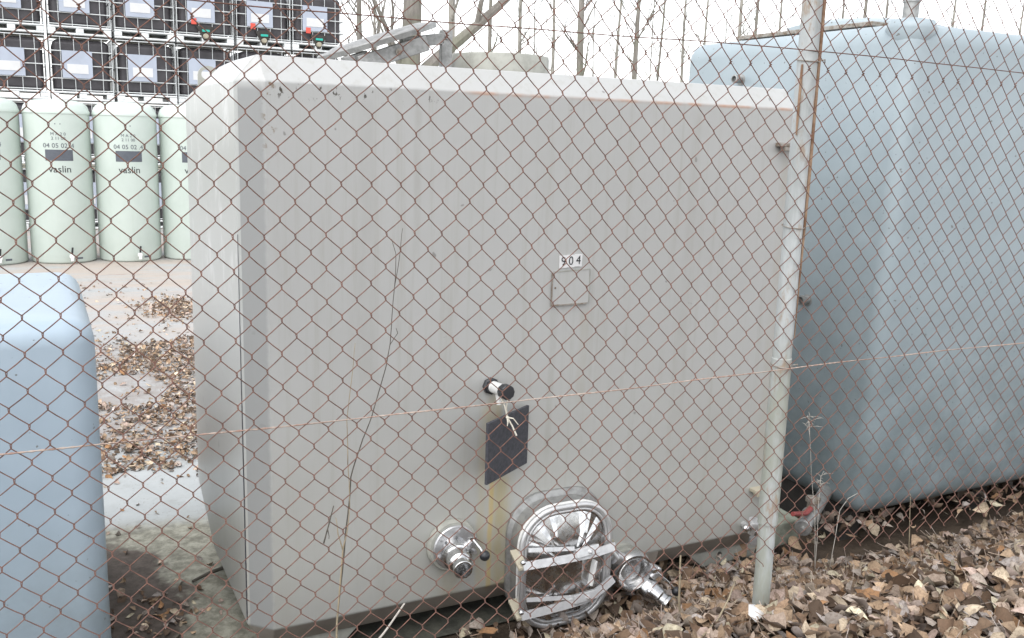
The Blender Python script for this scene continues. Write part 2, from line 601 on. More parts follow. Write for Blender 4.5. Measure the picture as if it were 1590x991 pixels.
M['soil'] = soil_material()
M['yard'] = yard_material()


# ------------------------------------------------------------------ ground
YARD_Z = -1.88


def bank_z(x, y):
    t = min(max((y - 2.0) / 0.80, 0), 1)
    t = t * t * (3 - 2 * t) * 0.55 + t * 0.45
    top = -1.47 - 0.02 * max(0, min(y, 2.2)) + 0.045 * (mnoise.noise(Vector((x * 0.9, y * 0.9, 0))))
    return top * (1 - t) + (YARD_Z - 0.012 - 0.095 * min(max((x - 2.85) / 0.3, 0), 1)) * t


def grid(name, xs, ys, zf, m):
    vs = [(x, y, zf(x, y)) for y in ys for x in xs]
    nx = len(xs)
    fs = [(j * nx + i, j * nx + i + 1, (j + 1) * nx + i + 1, (j + 1) * nx + i) for j in range(len(ys) - 1) for i in range(nx - 1)]
    me = bpy.data.meshes.new(name)
    me.from_pydata(vs, [], fs)
    me.shade_smooth()
    me.materials.append(m)
    o = bpy.data.objects.new(name, me)
    C.objects.link(o)
    return o


def fr(a, b, n):
    return [a + (b - a) * i / n for i in range(n + 1)]


g = grid('ground', [-600, -120, -30] + fr(-8, 14, 110) + [40, 120, 600],
         [-600, -120, -30, -8] + fr(-2, 3.4, 60) + [8, 20, 40, 120, 600],
         lambda x, y: bank_z(x, y), M['soil'])
g['kind'] = 'structure'
me = bpy.data.meshes.new('yard_paving')
me.from_pydata([(-25, 2.99, YARD_Z), (2.93, 2.99, YARD_Z), (2.93, 4.75, YARD_Z), (45, 4.75, YARD_Z), (45, 24, YARD_Z), (-25, 24, YARD_Z)], [], [(0, 1, 2, 3, 4, 5)])
me.materials.append(M['yard'])
yard = bpy.data.objects.new('yard_paving', me)
C.objects.link(yard)
yard['kind'] = 'structure'


# ------------------------------------------------------------------ large grey tank behind the fence
TK = thing('wine_tank', 'large grey chamfered box tank marked 904, dark run marks, behind the rusty chain-link fence', 'storage tank', (1.74, 3.6, YARD_Z))
XL, XR, YF, YB = 0.575, 2.90, 3.0, 4.2


def ring(z, zb, ins=0.0, zm=None, yb=YB):
    c = 0.078
    zm = z if zm is None else zm
    return [(XL + c, YF + ins, z), (XR - c, YF + ins, z), (XR - ins, YF + c, z), (XR - ins, 3.66, zm), (XR - ins, yb - c, zb),
            (XR - c, yb - ins, zb), (XL + c, yb - ins, zb), (XL + ins, yb - c, zb), (XL + ins - 0.014, 3.66, zm), (XL + ins, YF + c, z)]


def top_ring():
    zt = 0.214
    return [(0.645, 3.082, zt), (2.828, 3.082, zt), (2.833, 3.09, zt), (2.833, 3.45, zt), (2.833, 3.72, zt - .008),
            (2.826, 3.73, zt - .009), (0.652, 3.73, zt - .009), (0.645, 3.72, zt - .008), (0.645, 3.45, zt), (0.645, 3.09, zt)]


mb = MB()
mb.loft([ring(-1.80, -1.80, 0.05, yb=4.0), ring(-1.716, -1.55, 0.0, zm=-1.675), ring(0.132, 0.092, 0.0), top_ring()])
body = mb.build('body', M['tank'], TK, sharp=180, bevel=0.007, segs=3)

# lower lobe that carries manway and outlet
mb = MB()
lob = [(1.60, -1.70), (2.285, -1.70), (2.262, -1.80), (2.20, -1.868), (1.62, -1.868)]
mb.prism([(x, 3.003, z) for x, z in lob], (0, 0.34, 0))
mb.build('sump', M['tank'], TK, bevel=0.012)

# feet
for pts in ([(0.66, -1.795), (0.985, -1.795), (0.90, YARD_Z), (0.69, YARD_Z)],
            [(2.465, -1.795), (2.885, -1.795), (2.86, YARD_Z), (2.565, YARD_Z)]):
    mb = MB()
    mb.prism([(x, 3.062, z) for x, z in pts], (0, 0.95, 0))
    ft = mb.build('foot', M['foot'], TK, bevel=0.006)
    cx = (pts[0][0] + pts[1][0]) / 2
    mb = MB()
    mb.lathe((cx - 0.02 if cx > 2 else cx - 0.1, 3.060, -1.832), (0, -1, 0), [(0, 0.013), (0.0015, 0.013)], 14)
    mb.build('lifting_hole', M['dark_gap'], ft)

# dark joint along the end wall edge
mb = MB()
mb.tube([(XL + 0.0, 3.076, z) for z in (-0.35, -0.8, -1.2, -1.70)], [0.0008, 0.0012, 0.0018, 0.002], 6)
mb.build('joint_seam', M['slate_board'], TK)

# lifting lug
mb = MB()
lug = []
for i in range(13):
    a = PI * i / 12
    lug.append((0.648 + 0.040 * math.cos(a), 0.185 + 0.036 * math.sin(a)))
outer = [(0.690, 0.06)] + lug + [(0.606, 0.06)]
hole = [(0.640 + 0.019 * math.cos(2 * PI * i / 16), 0.187 + 0.019 * math.sin(2 * PI * i / 16)) for i in range(16)]
# plate with a round eye: fan of quads between outline samples and the hole
N = 16
out_s = []
for i in range(N):
    a = 2 * PI * i / N
    dx, dz = math.cos(a), math.sin(a)
    if dz >= 0:
        out_s.append((0.648 + 0.040 * dx, 0.185 + 0.036 * dz))
    else:
        k = min(0.040 / max(abs(dx), 1e-6), 0.13 / max(abs(dz), 1e-6))
        out_s.append((0.648 + k * dx, 0.185 + k * dz))
rr = [[(x, yy, z) for x, z in L] for L, yy in ((hole, 3.99), (out_s, 3.99), (out_s, 4.002), (hole, 4.002), (hole, 3.99))]
mb.loft(rr, False, False)
mb.build('lifting_lug', M['foot'], TK)

# hatch collar on the roof
mb = MB()
mb.lathe((1.70, 3.50, 0.19), (0, 0, 1), [(0, 0.215), (0.012, 0.215), (0.014, 0.198), (0.100, 0.198), (0.108, 0.192), (0.108, 0.184), (0.06, 0.18), (0.055, 0.0)], 48)
mb.build('hatch_collar', M['foot'], TK, sharp=50)
# hinge post and arm
mb = MB()
mb.box((1.452, 3.47, 0.282), (0.044, 0.03, 0.19))
mb.tube([(1.452, 3.447, 0.352), (1.452, 3.49, 0.352)], 0.013, 12)
mb.bar((1.27, 3.47, 0.315), (1.437, 3.47, 0.345), 0.03, 0.042)
mb.build('hatch_hinge', M['dull_steel'], TK, bevel=0.003)
# open hatch cover, tilted, seen on edge
ax = Vector((-0.335, 0, 0.942)).normalized()
oc = Vector((1.175, 3.47, 0.318))
mb = MB()
mb.lathe(oc, ax, [(-0.012, 0.0), (-0.012, 0.19), (-0.012, 0.20), (-0.012, 0.228), (0.006, 0.232), (0.010, 0.226), (0.010, 0.20), (0.02, 0.17), (0.024, 0.0)], 48)
cov = mb.build('hatch_cover', M['dull_steel'], TK, sharp=30)
mb = MB()
d = Vector((0.942, 0, 0.335))
for sy in (-0.05,):
    a = oc - ax * 0.052 - d * 0.15 + Vector((0, sy - 0.12, 0))
    mb.bar(a, a + d * 0.27, 0.028, 0.056, up=ax)
mb.bar(oc - ax * 0.04 - d * 0.19 + Vector((0, -0.13, 0)), oc - ax * 0.04 - d * 0.10 + Vector((0, -0.13, 0)), 0.05, 0.05, up=ax)
mb.build('pressure_arm', M['dull_steel'], cov, bevel=0.004)
mb = MB()
p = oc - ax * 0.052 + d * 0.0 + Vector((0, -0.184, 0))
mb.lathe(p, (0, -1, 0), [(0, 0.012), (0.008, 0.012), (0.009, 0.007), (0.014, 0.007)], 12)
mb.build('bolt', M['dirty_metal'], cov)


# number tiles
def text_mesh(body, size):
    cu = bpy.data.curves.new('lettering', 'FONT')
    cu.body = body
    cu.size = size
    cu.align_x = 'CENTER'
    cu.align_y = 'CENTER'
    cu.resolution_u = 3
    o = bpy.data.objects.new('lettering', cu)
    C.objects.link(o)
    dg = bpy.context.evaluated_depsgraph_get()
    me = o.evaluated_get(dg).to_mesh()
    vs = [v.co.copy() for v in me.vertices]
    fs = [list(p.vertices) for p in me.polygons]
    o.evaluated_get(dg).to_mesh_clear()
    bpy.data.objects.remove(o)
    bpy.data.curves.remove(cu)
    return vs, fs


ymid = YF + 0.001
for i, (ch, dx, dz, rz) in enumerate((('9', 1.7425, -0.4660, -1.5), ('0', 1.7745, -0.4645, 1.0), ('4', 1.8065, -0.4625, 2.0))):
    mb = MB()
    rot = Matrix.Rotation(R_(rz), 3, 'Y')
    mb.box((dx, 2.9975 - 0.0003 * i, dz), (0.0335, 0.003, 0.047), rot)
    tile = mb.build('number_tile', M['label_bright'], TK)
    vs, fs = text_mesh(ch, 0.047)
    mb = MB()
    mb.add([rot @ Vector((v.x * 0.92, 0, v.y)) + Vector((dx, 2.9948 - 0.0003 * i, dz)) for v in vs], fs)
    mb.build('digit', M['ink'], tile, smooth=False)

# square blank plate below the number
mb = MB()
mb.prism([(1.698, 2.994, -0.503), (1.857, 2.994, -0.497), (1.858, 2.994, -0.625), (1.698, 2.994, -0.626)], (0, 0.008, 0))
npl = mb.build('name_plate', M['tank'], TK)
mb = MB()
mb.bar((1.6965, 2.9935, -0.507), (1.6965, 2.9935, -0.629), 0.004, 0.0055, up=(0, 1, 0))
mb.bar((1.6945, 2.9935, -0.6285), (1.850, 2.9935, -0.6275), 0.0055, 0.0045, up=(0, 1, 0))
mb.build('dark_edge', M['dirty_metal'], npl)  # thin dark bars along the left and bottom edges
mb = MB()
mb.bar((1.700, 2.9935, -0.5025), (1.857, 2.9935, -0.4965), 0.003, 0.0022, up=(0, 1, 0))
mb.bar((1.8585, 2.9935, -0.4975), (1.8595, 2.9935, -0.624), 0.0022, 0.003, up=(0, 1, 0))
mb.build('plate_shadow_line', M['foot'], npl)  # thin bars painting a faint shadow line along top and right
for sx, sz in ((1.711, -0.563), (1.845, -0.560)):
    mb = MB()
    mb.lathe((sx, 2.9945, sz), (0, -1, 0), [(0, 0.0042), (0.002, 0.0038), (0.003, 0.001)], 10)
    mb.build('screw', M['dirty_metal'], npl)

# small brackets on the right of the front
for (bx, bz, w, m) in ((2.768, -0.014, 0.090, M['dirty_metal']), (2.783, -1.513, 0.082, M['yellow_plate'])):
    mb = MB()
    mb.box((bx, 2.978, bz), (w, 0.044, 0.016))
    mb.box((bx - 0.01, 2.972, bz - 0.016), (w * 0.45, 0.03, 0.018))
    mb.tube([(bx + w * 0.36, 2.965, bz - 0.012), (bx + w * 0.36, 2.965, bz + 0.014)], 0.012, 10)
    mb.build('clip_bracket', m, TK, bevel=0.003)

# sample tap with black cap
mb = MB()
a = Vector((1.456, 3.001, -0.917))
e = Vector((1.452, 2.84, -0.902))
dv = (e - a).normalized()
mb.lathe(a, dv, [(0, 0.032), (0.014, 0.032), (0.02, 0.026), (0.035, 0.025), (0.036, 0.0)], 8)
tp = mb.build('sample_tap', M['black_plastic'], TK, sharp=25)
mb = MB()
mb.lathe(a + dv * 0.03, dv, [(0, 0.022), (0.08, 0.0225), (0.085, 0.024), (0.095, 0.024), (0.096, 0.0)], 24)
mb.tube([a + dv * 0.075 + Vector((0, 0, -0.018)), a + dv * 0.078 + Vector((0.002, 0, -0.058))], [0.011, 0.009], 12)
mb.build('tap_body', M['white_plastic'], tp)
mb = MB()
mb.lathe(a + dv * 0.118, dv, [(0, 0.024), (0.004, 0.0275), (0.036, 0.0275), (0.04, 0.024), (0.0405, 0.0)], 10)
mb.build('tap_cap', M['black_plastic'], tp, sharp=20)


# left butterfly valve
def lever(parent, p0, p1, ball=True):
    mb = MB()
    p0, p1 = Vector(p0), Vector(p1)
    mb.tube([p0, p0 * 0.4 + p1 * 0.6 + Vector((0, -0.004, 0.004)), p1], [0.0055, 0.005, 0.0045], 10)
    mb.box(p0, (0.03, 0.012, 0.016))
    h = mb.build('lever', M['bright_steel'], parent, bevel=0.002)
    mb = MB()
    mb.sphere(p1, 0.0195, 18, 12)
    mb.build('knob', M['black_plastic'], h)


a = Vector((1.311, 3.001, -1.513))
dv = Vector((-0.03, -0.185, -0.017)).normalized()
mb = MB()
mb.lathe(a, (0, -1, 0), [(0, 0.096), (0.006, 0.100), (0.022, 0.100), (0.032, 0.094), (0.033, 0.0)], 44)
vl = mb.build('outlet_valve', M['foot'], TK, sharp=35)
mb = MB()
mb.lathe(a + Vector((0, -0.030, 0)), (0, -1, 0), [(0, 0.084), (0.010, 0.085), (0.014, 0.081), (0.0145, 0.03)], 44)
for k in range(6):
    an = 2 * PI * (k + 0.35) / 6
    c0 = a + Vector((0.066 * math.cos(an), -0.043, 0.066 * math.sin(an)))
    mb.lathe(c0, (0, -1, 0), [(0, 0.0095), (0.007, 0.0095), (0.008, 0.005), (0.012, 0.005)], 6)
mb.build('flange', M['steel'], vl, sharp=35)
mb = MB()
o = a + dv * 0.04
mb.lathe(o, dv, [(0, 0.052), (0.012, 0.047), (0.04, 0.045), (0.046, 0.052), (0.052, 0.052), (0.053, 0.049), (0.060, 0.049), (0.061, 0.053), (0.068, 0.053), (0.072, 0.046), (0.105, 0.042), (0.112, 0.037), (0.118, 0.031), (0.135, 0.030), (0.138, 0.035), (0.15, 0.035), (0.152, 0.033), (0.152, 0.0285), (0.06, 0.0285), (0.06, 0.0)], 40)
mb.build('valve_body', M['bright_steel'], vl, sharp=25)
mb = MB()
q = o + dv * 0.060
mb.lathe(q + Vector((0.03, 0, 0.03)), (0.7, -0.1, 0.7), [(0, 0.018), (0.02, 0.018), (0.021, 0.013), (0.034, 0.013)], 16)
for s_ in (-1, 1):
    mb.lathe(q + Vector((0.052 - 0.02 * s_, -0.012 * s_, 0.022 + 0.018 * s_)), (0, -1, 0.1), [(-0.012, 0.008), (0.014, 0.008)], 8)
mb.build('clamp', M['steel'], vl)
lever(vl, q + Vector((0.058, -0.002, 0.062)), q + Vector((0.086, -0.052, 0.012)))

# right drain valve: stub, wide ring and coupling
mb = MB()
b = Vector((2.085, 3.001, -1.725))
mb.lathe(b, (0, -1, 0), [(0, 0.075), (0.02, 0.075), (0.022, 0.062), (0.10, 0.060)], 36)
vr = mb.build('drain_valve', M['foot'], TK)
mb = MB()
f = b + Vector((-0.036, -0.148, 0.012))
axr = Vector((-0.10, -1, -0.08)).normalized()
mb.lathe(f - axr * 0.055, axr, [(0, 0.060), (0.012, 0.085), (0.03, 0.088), (0.046, 0.084), (0.056, 0.080), (0.058, 0.072), (0.054, 0.064), (0.030, 0.060), (0.022, 0.045), (0.02, 0.0)], 44)
mb.build('flange', M['bright_steel'], vr, sharp=25)
mb = MB()
mb.lathe(f + Vector((-0.03, 0.03, 0.05)), (-0.85, -0.1, 0.45), [(0, 0.026), (0.055, 0.026), (0.056, 0.031), (0.072, 0.031), (0.073, 0.02), (0.09, 0.018), (0.092, 0.0)], 20)
mb.build('bypass_stub', M['steel'], vr, sharp=25)
mb = MB()
o2 = f + Vector((0.045, -0.005, -0.055))
dr = Vector((0.42, -0.62, -0.42)).normalized()
mb.lathe(o2, dr, [(0, 0.040), (0.02, 0.043), (0.028, 0.047), (0.036, 0.047), (0.038, 0.041), (0.075, 0.038), (0.082, 0.033), (0.10, 0.032), (0.104, 0.037), (0.114, 0.037), (0.116, 0.034), (0.116, 0.029), (0.05, 0.029), (0.05, 0)], 36)
mb.build('coupling', M['bright_steel'], vr, sharp=25)
mb = MB()
mb.box(f + Vector((0.082, -0.01, 0.012)), (0.05, 0.035, 0.03), Matrix.Rotation(R_(25), 3, 'Y'))
mb.lathe(f + Vector((0.072, -0.015, -0.02)), (0.6, -0.2, 0.7), [(0, 0.02), (0.03, 0.02), (0.031, 0.012), (0.05, 0.012)], 14)
mb.build('clamp', M['steel'], vr, bevel=0.004)
lever(vr, f + Vector((0.078, -0.03, 0.012)), f + Vector((0.172, -0.055, -0.085)))

# small valve low at the right edge, open end up
mb = MB()
s0 = Vector((2.715, 2.925, -1.630))
mb.lathe(s0 - Vector((0, 0, 0.03)), (0.1, -0.25, 1), [(-0.03, 0.015), (0.0, 0.016), (0.012, 0.029), (0.032, 0.032), (0.038, 0.030), (0.038, 0.020), (0.015, 0.018), (0.014, 0)], 24)
mb.tube([s0 + Vector((0.01, 0.075, -0.045)), s0 + Vector((0, 0, -0.045))], 0.015, 12)
sv = mb.build('small_valve', M['satin_steel'], TK, sharp=30)
for off in ((-0.05, -0.01, -0.02), (0.028, -0.02, -0.055)):
    mb = MB()
    mb.sphere(s0 + Vector(off), 0.017, 14, 9)
    mb.tube([s0 + Vector(off), s0 + Vector((0, 0, -0.04))], 0.007, 8)
    mb.build('wing_nut', M['bright_steel'], sv)
mb = MB()
mb.lathe(s0 + Vector((0.008, 0, -0.075)), (0, 0, -1), [(0, 0.019), (0.012, 0.02), (0.03, 0.02), (0.034, 0.016), (0.034, 0)], 8)
mb.build('hex_cap', M['steel'], sv, sharp=20)

# manway: collar, lip, pressed cover, clamp arms
MX, MZ, MW, MH = 1.735, -1.622, 0.400, 0.490
mb = MB()
mb.loft([rrect(MX + 0.02, MZ + 0.005, MW + 0.03, MH + 0.02, 0.15, 3.003), rrect(MX + 0.018, MZ + 0.005, MW + 0.028, MH + 0.02, 0.15, 2.985),
         rrect(MX + 0.01, MZ, MW - 0.012, MH - 0.012, 0.143, 2.975), rrect(MX, MZ, MW - 0.016, MH - 0.016, 0.142, 2.895), rrect(MX, MZ, MW - 0.05, MH - 0.05, 0.13, 2.893)], True, True)
mw = mb.build('manway', M['dull_steel'], TK, sharp=40)
mb = MB()
mb.loft([rrect(MX + 0.004, MZ, MW + 0.004, MH + 0.004, 0.15, 2.897), rrect(MX + 0.004, MZ, MW + 0.008, MH + 0.008, 0.152, 2.890), rrect(MX + 0.004, MZ, MW + 0.004, MH + 0.004, 0.15, 2.882), rrect(MX + 0.004, MZ, MW - 0.012, MH - 0.012, 0.142, 2.879)], False, False)
mb.build('gasket', M['white_plastic'], mw, sharp=40)
mb = MB()
lipc = rrect(MX, MZ, MW - 0.012, MH - 0.012, 0.143, 2.868)
mb.tube(lipc, 0.0115, 8, closed=True)
mb.tube(rrect(MX, MZ, MW - 0.045, MH - 0.045, 0.128, 2.866), 0.006, 8, closed=True)
mb.build('rim', M['satin_steel'], mw, sharp=60)
# pressed cover: shallow pyramid dish with radial creases
mb = MB()
r1 = rrect(MX, MZ, MW - 0.03, MH - 0.03, 0.136, 2.870, 6)
r2 = rrect(MX, MZ, MW - 0.07, MH - 0.07, 0.116, 2.872, 6)
r3 = []
for i, p in enumerate(rrect(MX, MZ, MW - 0.20, MH - 0.22, 0.05, 2.846, 6)):
    r3.append(p + Vector((0, 0.008 if i % 3 == 0 else -0.003, 0)))
r4 = rrect(MX, MZ, 0.12, 0.16, 0.03, 2.843, 6)
mb.loft([r1, r2, r3, r4], False, True)
mb.build('cover', M['bright_steel'], mw, sharp=12)


def arm(z0, z1, name, bow):
    """one clamp arm across the cover with its centre block and stay"""
    x0, x1 = MX - MW / 2 - 0.012, MX + MW / 2 - 0.004
    mb = MB()
    n = 14
    ps = []
    for i in range(n + 1):
        u = i / n
        ps.append(Vector((x0 + (x1 - x0) * u, 2.818 - 0.006 * math.sin(PI * u) + 0.014 * max(0, u - 0.75) * 4, z0 + (z1 - z0) * u + bow * max(0, u - 0.55) ** 2)))
    for i in range(n):
        mb.bar(ps[i] - (ps[i + 1] - ps[i]) * 0.04, ps[i + 1], 0.016, 0.030, up=(0, 0.42, 1))
    a = mb.build('clamp_arm', M['satin_steel'], mw)
    mb = MB()
    mb.box((MX + 0.055, 2.808, z0 + (z1 - z0) * 0.55 + 0.018), (0.10, 0.030, 0.034), Matrix.Rotation(R_(-4), 3, 'Y') @ Matrix.Rotation(R_(-22), 3, 'X'))
    mb.lathe((MX + 0.062, 2.799, z0 + (z1 - z0) * 0.55 + 0.02), (0, -1, 0), [(-0.01, 0.012), (0.008, 0.012), (0.009, 0.006), (0.016, 0.006)], 6)
    mb.build('arm_block', M['satin_steel'], mw, bevel=0.004)
    mb = MB()
    mb.bar((x0 + 0.03, 2.838, z0 + 0.050), (MX + 0.01, 2.828, z0 + 0.026), 0.010, 0.016, up=(0, 0.42, 1))
    mb.build('stay', M['satin_steel'], mw)
    mb = MB()
    mb.prism([(x0 - 0.022, 2.885, z0 + 0.040), (x0 + 0.012, 2.885, z0 + 0.040), (x0 + 0.022, 2.815, z0 + 0.0), (x0 - 0.018, 2.815, z0 - 0.004)], (0, 0, -0.012))
    mb.build('hinge_plate', M['yellow_plate'], mw, bevel=0.002)
    mb = MB()
    mb.sphere((x0 + 0.002, 2.822, z0 + 0.012), 0.011, 12, 8)
    mb.build('hinge_pin', M['bright_steel'], mw)


arm(-1.565, -1.568, 'upper', 0.02)
arm(-1.765, -1.745, 'lower', 0.22)
mb = MB()
mb.tube([(MX - MW / 2 - 0.002, 2.832, -1.57), (MX - MW / 2 - 0.006, 2.830, -1.765)], 0.011, 12)
mb.build('hinge_rod', M['steel'], mw)
mb = MB()
mb.bar((MX + 0.105, 2.825, -1.602), (MX + 0.085, 2.820, -1.70), 0.012, 0.028, up=(0, 1, 0))
mb.build('handle', M['white_plastic'], mw, bevel=0.004)
mb = MB()
mb.box((MX + MW / 2 + 0.014, 2.90, -1.575), (0.03, 0.03, 0.014))
mb.build('catch', M['yellow_plate'], mw)
mb = MB()
mb.tube([(MX + MW / 2 + 0.006, 2.86, -1.60), (MX + MW / 2 + 0.028, 2.85, -1.63)], 0.008, 10)
mb.build('catch_pin', M['satin_steel'], mw)

# board hanging off the tap on a string
bd = thing('hanging_board', 'small dark grey board tied below the black capped tap of the grey tank', 'board', (1.48, 2.9, -1.23))
pl, pr = Vector((1.360, 2.827, 0)), Vector((1.598, 2.975, 0))
nn = Vector((0.148, -0.238, 0)).normalized() * 0.011
mb = MB()
mb.prism([pl + Vector((0, 0, -0.998)), pr + Vector((0, 0, -0.998)), pr + Vector((0, 0, -1.226)), pl + Vector((0, 0, -1.226))], nn)
mb.build('panel', M['slate_board'], bd, bevel=0.0015)
mb = MB()
e0 = Vector((1.452, 2.872, -0.955))
k0 = Vector((1.462, 2.865, -1.000))
random.seed(4)
mb.tube([e0 + Vector((-0.012, 0, 0.025)), e0 + Vector((-0.004, -0.012, 0)), k0], 0.0028, 6)
mb.tube([e0 + Vector((0.012, 0, 0.02)), e0 + Vector((0.006, -0.006, -0.01)), k0], 0.0026, 6)
mb.tube([k0, k0 + Vector((0.014, -0.014, -0.03)), k0 + Vector((0.03, -0.018, -0.066))], [0.003, 0.003, 0.0036], 6)
mb.tube([k0, k0 + Vector((0.02, -0.008, -0.004)), k0 + Vector((0.042, -0.006, -0.03))], [0.0028, 0.0028, 0.002], 6)
mb.tube([k0, k0 + Vector((-0.004, -0.014, -0.014)), k0 + Vector((-0.006, -0.014, -0.028))], [0.0028, 0.0028, 0.0015], 6)
mb.sphere(k0, 0.006, 8, 6)
mb.build('string', M['string'], bd)


# ------------------------------------------------------------------ rounded box tanks left and right
def soft_box(mb, x0, x1, y0, y1, z0, z1, r, rt, foot=0.0, cutz=0.0):
    """box with rounded vertical edges and rounded top and bottom rims"""
    def loop(ins, z, rad):
        out = []
        n = 6
        for (sx, sy, a0) in ((1, 1, 0), (-1, 1, 90), (-1, -1, 180), (1, -1, 270)):
            cx = (x1 - ins - rad) if sx > 0 else (x0 + ins + rad)
            cy = (y1 - ins - rad) if sy > 0 else (y0 + ins + rad)
            for i in range(n + 1):
                a = R_(a0 + 90 * i / n)
                out.append((cx + rad * math.cos(a), cy + rad * math.sin(a), z))
        return out
    rings = [loop(foot + rt * 0.9, z0, max(r - rt * 0.6, 0.02))]
    for i in range(1, 6):
        a = PI / 2 * i / 5
        rings.append(loop(rt * (1 - math.sin(a)) * 0.9 + foot * (1 - i / 5), z0 + rt * (1 - math.cos(a)), max(r - rt * (1 - math.sin(a)) * 0.6, 0.02)))
    rings.append(loop(0, z0 + (z1 - z0) * 0.5, r))
    for i in range(0, 6):
        a = PI / 2 * i / 5
        rings.append(loop(rt * (1 - math.cos(a)), z1 - rt + rt * math.sin(a), max(r - rt * (1 - math.cos(a)) * 0.7, 0.02)))
    rings.append(loop(rt * 1.6, z1 + 0.006, max(r * 0.6, 0.02)))
    mb.loft(rings)


BT = thing('storage_tank', 'tall blue-grey round-cornered tank with a roof pipe, right of the galvanised fence post', 'storage tank', (4.5, 3.85, YARD_Z))
mb = MB()
soft_box(mb, 3.495, 5.75, 3.04, 4.68, -1.80, 0.545, 0.075, 0.10)
mb.build('body', M['blue_grp'], BT, sharp=50)
# moulded corner boss at the top of the near corner
mb = MB()
cx, cy = 3.575, 3.12
mb.loft([[(cx - 0.005 + 0.02 * math.cos(a), cy - 0.005 + 0.02 * math.sin(a), 0.345) for a in [2 * PI * i / 20 for i in range(20)]],
         [(cx + 0.065 * math.cos(a), cy + 0.065 * math.sin(a), 0.43) for a in [2 * PI * i / 20 for i in range(20)]],
         [(cx + 0.01 + 0.112 * math.cos(a), cy + 0.01 + 0.112 * math.sin(a), 0.515) for a in [2 * PI * i / 20 for i in range(20)]],
         [(cx + 0.02 + 0.098 * math.cos(a), cy + 0.02 + 0.098 * math.sin(a), 0.552) for a in [2 * PI * i / 20 for i in range(20)]],
         [(cx + 0.03 + 0.05 * math.cos(a), cy + 0.03 + 0.05 * math.sin(a), 0.565) for a in [2 * PI * i / 20 for i in range(20)]]])
mb.build('corner_boss', M['blue_grp'], BT, sharp=60)
# pallet-like plinth under it
for x in (3.62, 4.6, 5.55):
    mb = MB()
    mb.box((x, 3.9, -1.905), (0.12, 1.4, 0.22))
    mb.build('runner', M['dark_gap'], BT)
# roof cover
mb = MB()
mb.box((4.22, 4.02, 0.585), (0.96, 1.02, 0.022))
lid = mb.build('roof_hatch', M['dirty_metal'], BT, bevel=0.004)
mb = MB()
mb.lathe((4.22, 4.0, 0.597), (0, 0, 1), [(0, 0.44), (0.03, 0.43), (0.055, 0.34), (0.07, 0.2), (0.075, 0.0)], 40)
mb.build('dome', M['blue_grp'], lid, sharp=40)
mb = MB()
mb.box((4.22, 4.02, 0.560), (0.88, 0.94, 0.03))
mb.build('hatch_curb', M['dark_gap'], lid)
# vent pipe
mb = MB()
mb.lathe((3.83, 3.36, 0.54), (0, 0, 1), [(0, 0.037), (0.135, 0.037), (0.1355, 0.041), (0.15, 0.041), (0.151, 0.038), (0.42, 0.038)], 24)
mb.build('vent_pipe', M['dull_steel'], BT, sharp=30)
# stubs on the end wall
for (yy, zz, rr_) in ((4.16, 0.322, 0.022), (3.517, -0.792, 0.026)):
    mb = MB()
    mb.lathe((3.5, yy, zz), (-1, -0.15, 0.05), [(0, 0.03), (0.01, 0.03), (0.012, rr_ * 0.8), (0.04, rr_ * 0.8), (0.042, rr_), (0.065, rr_), (0.067, rr_ * 0.7), (0.045, rr_ * 0.7), (0.045, 0)], 18)
    mb.build('pipe_stub', M['dull_steel'], BT, sharp=30)
# rusty smears beside the stub
# bottom valve with red lever
mb = MB()
v0, v1 = Vector((3.08, 3.00, -1.765)), Vector((3.55, 3.30, -1.73))
dv = (v1 - v0).normalized()
mb.lathe(v0, dv, [(0, 0.012), (0.02, 0.012), (0.021, 0.036), (0.03, 0.040), (0.04, 0.040), (0.042, 0.033), (0.15, 0.034), (0.152, 0.045), (0.18, 0.045), (0.182, 0.034), (0.5, 0.034)], 26)
bv = mb.build('bottom_valve', M['dull_steel'], BT, sharp=25)
mb = MB()
mb.tube([v0 + dv * 0.15 + Vector((0.0, 0, 0.045)), v0 + dv * 0.05 + Vector((0, 0.0, 0.062)), v0 + Vector((-0.06, 0.005, 0.088))], [0.014, 0.012, 0.011], 8)
mb.build('lever', M['red_paint'], bv)
mb = MB()
mb.lathe(v0 + dv * 0.17 + Vector((0, 0, 0.02)), (0.1, 0, 1), [(0, 0.025), (0.05, 0.025), (0.052, 0.036), (0.075, 0.036), (0.078, 0.02), (0.085, 0.0)], 6)
mb.build('bonnet', M['dirty_metal'], bv, sharp=20)

# concrete block between the tanks
mb = MB()
mb.prism([(2.955, 3.10, YARD_Z - .01), (3.20, 3.12, YARD_Z - .01), (3.19, 3.12, -1.775), (2.965, 3.10, -1.768)], (0.02, 0.30, 0))
tag(mb.build('concrete_block', M['concrete'], bevel=0.01), 'mossy grey concrete block on the ground between the grey and blue-grey tanks', 'block')

LT = thing('storage_tank', 'low light blue round-cornered tank at the left edge, left of the large grey tank', 'storage tank', (-0.4, 3.6, YARD_Z))
mb = MB()
soft_box(mb, -1.02, 0.140, 3.02, 4.15, -1.83, -0.60, 0.09, 0.07)
mb.build('body', M['light_blue'], LT, sharp=50)
for x in (-0.85, -0.10):
    mb = MB()
    mb.box((x, 3.6, -1.85), (0.12, 0.95, 0.07))
    mb.build('runner', M['foot'], LT)
mb = MB()
mb.lathe((-0.44, 3.58, -0.61), (0, 0, 1), [(0, 0.24), (0.05, 0.24), (0.055, 0.26), (0.08, 0.26), (0.095, 0.2), (0.105, 0)], 32)
mb.build('filler_cap', M['foot'], LT)


# ------------------------------------------------------------------ round pale tanks
CR = 0.398


def on_cyl(cx, cy, x, z, e):
    a = x / CR
    return Vector((cx + (CR + e) * math.sin(a), cy - (CR + e) * math.cos(a), z))


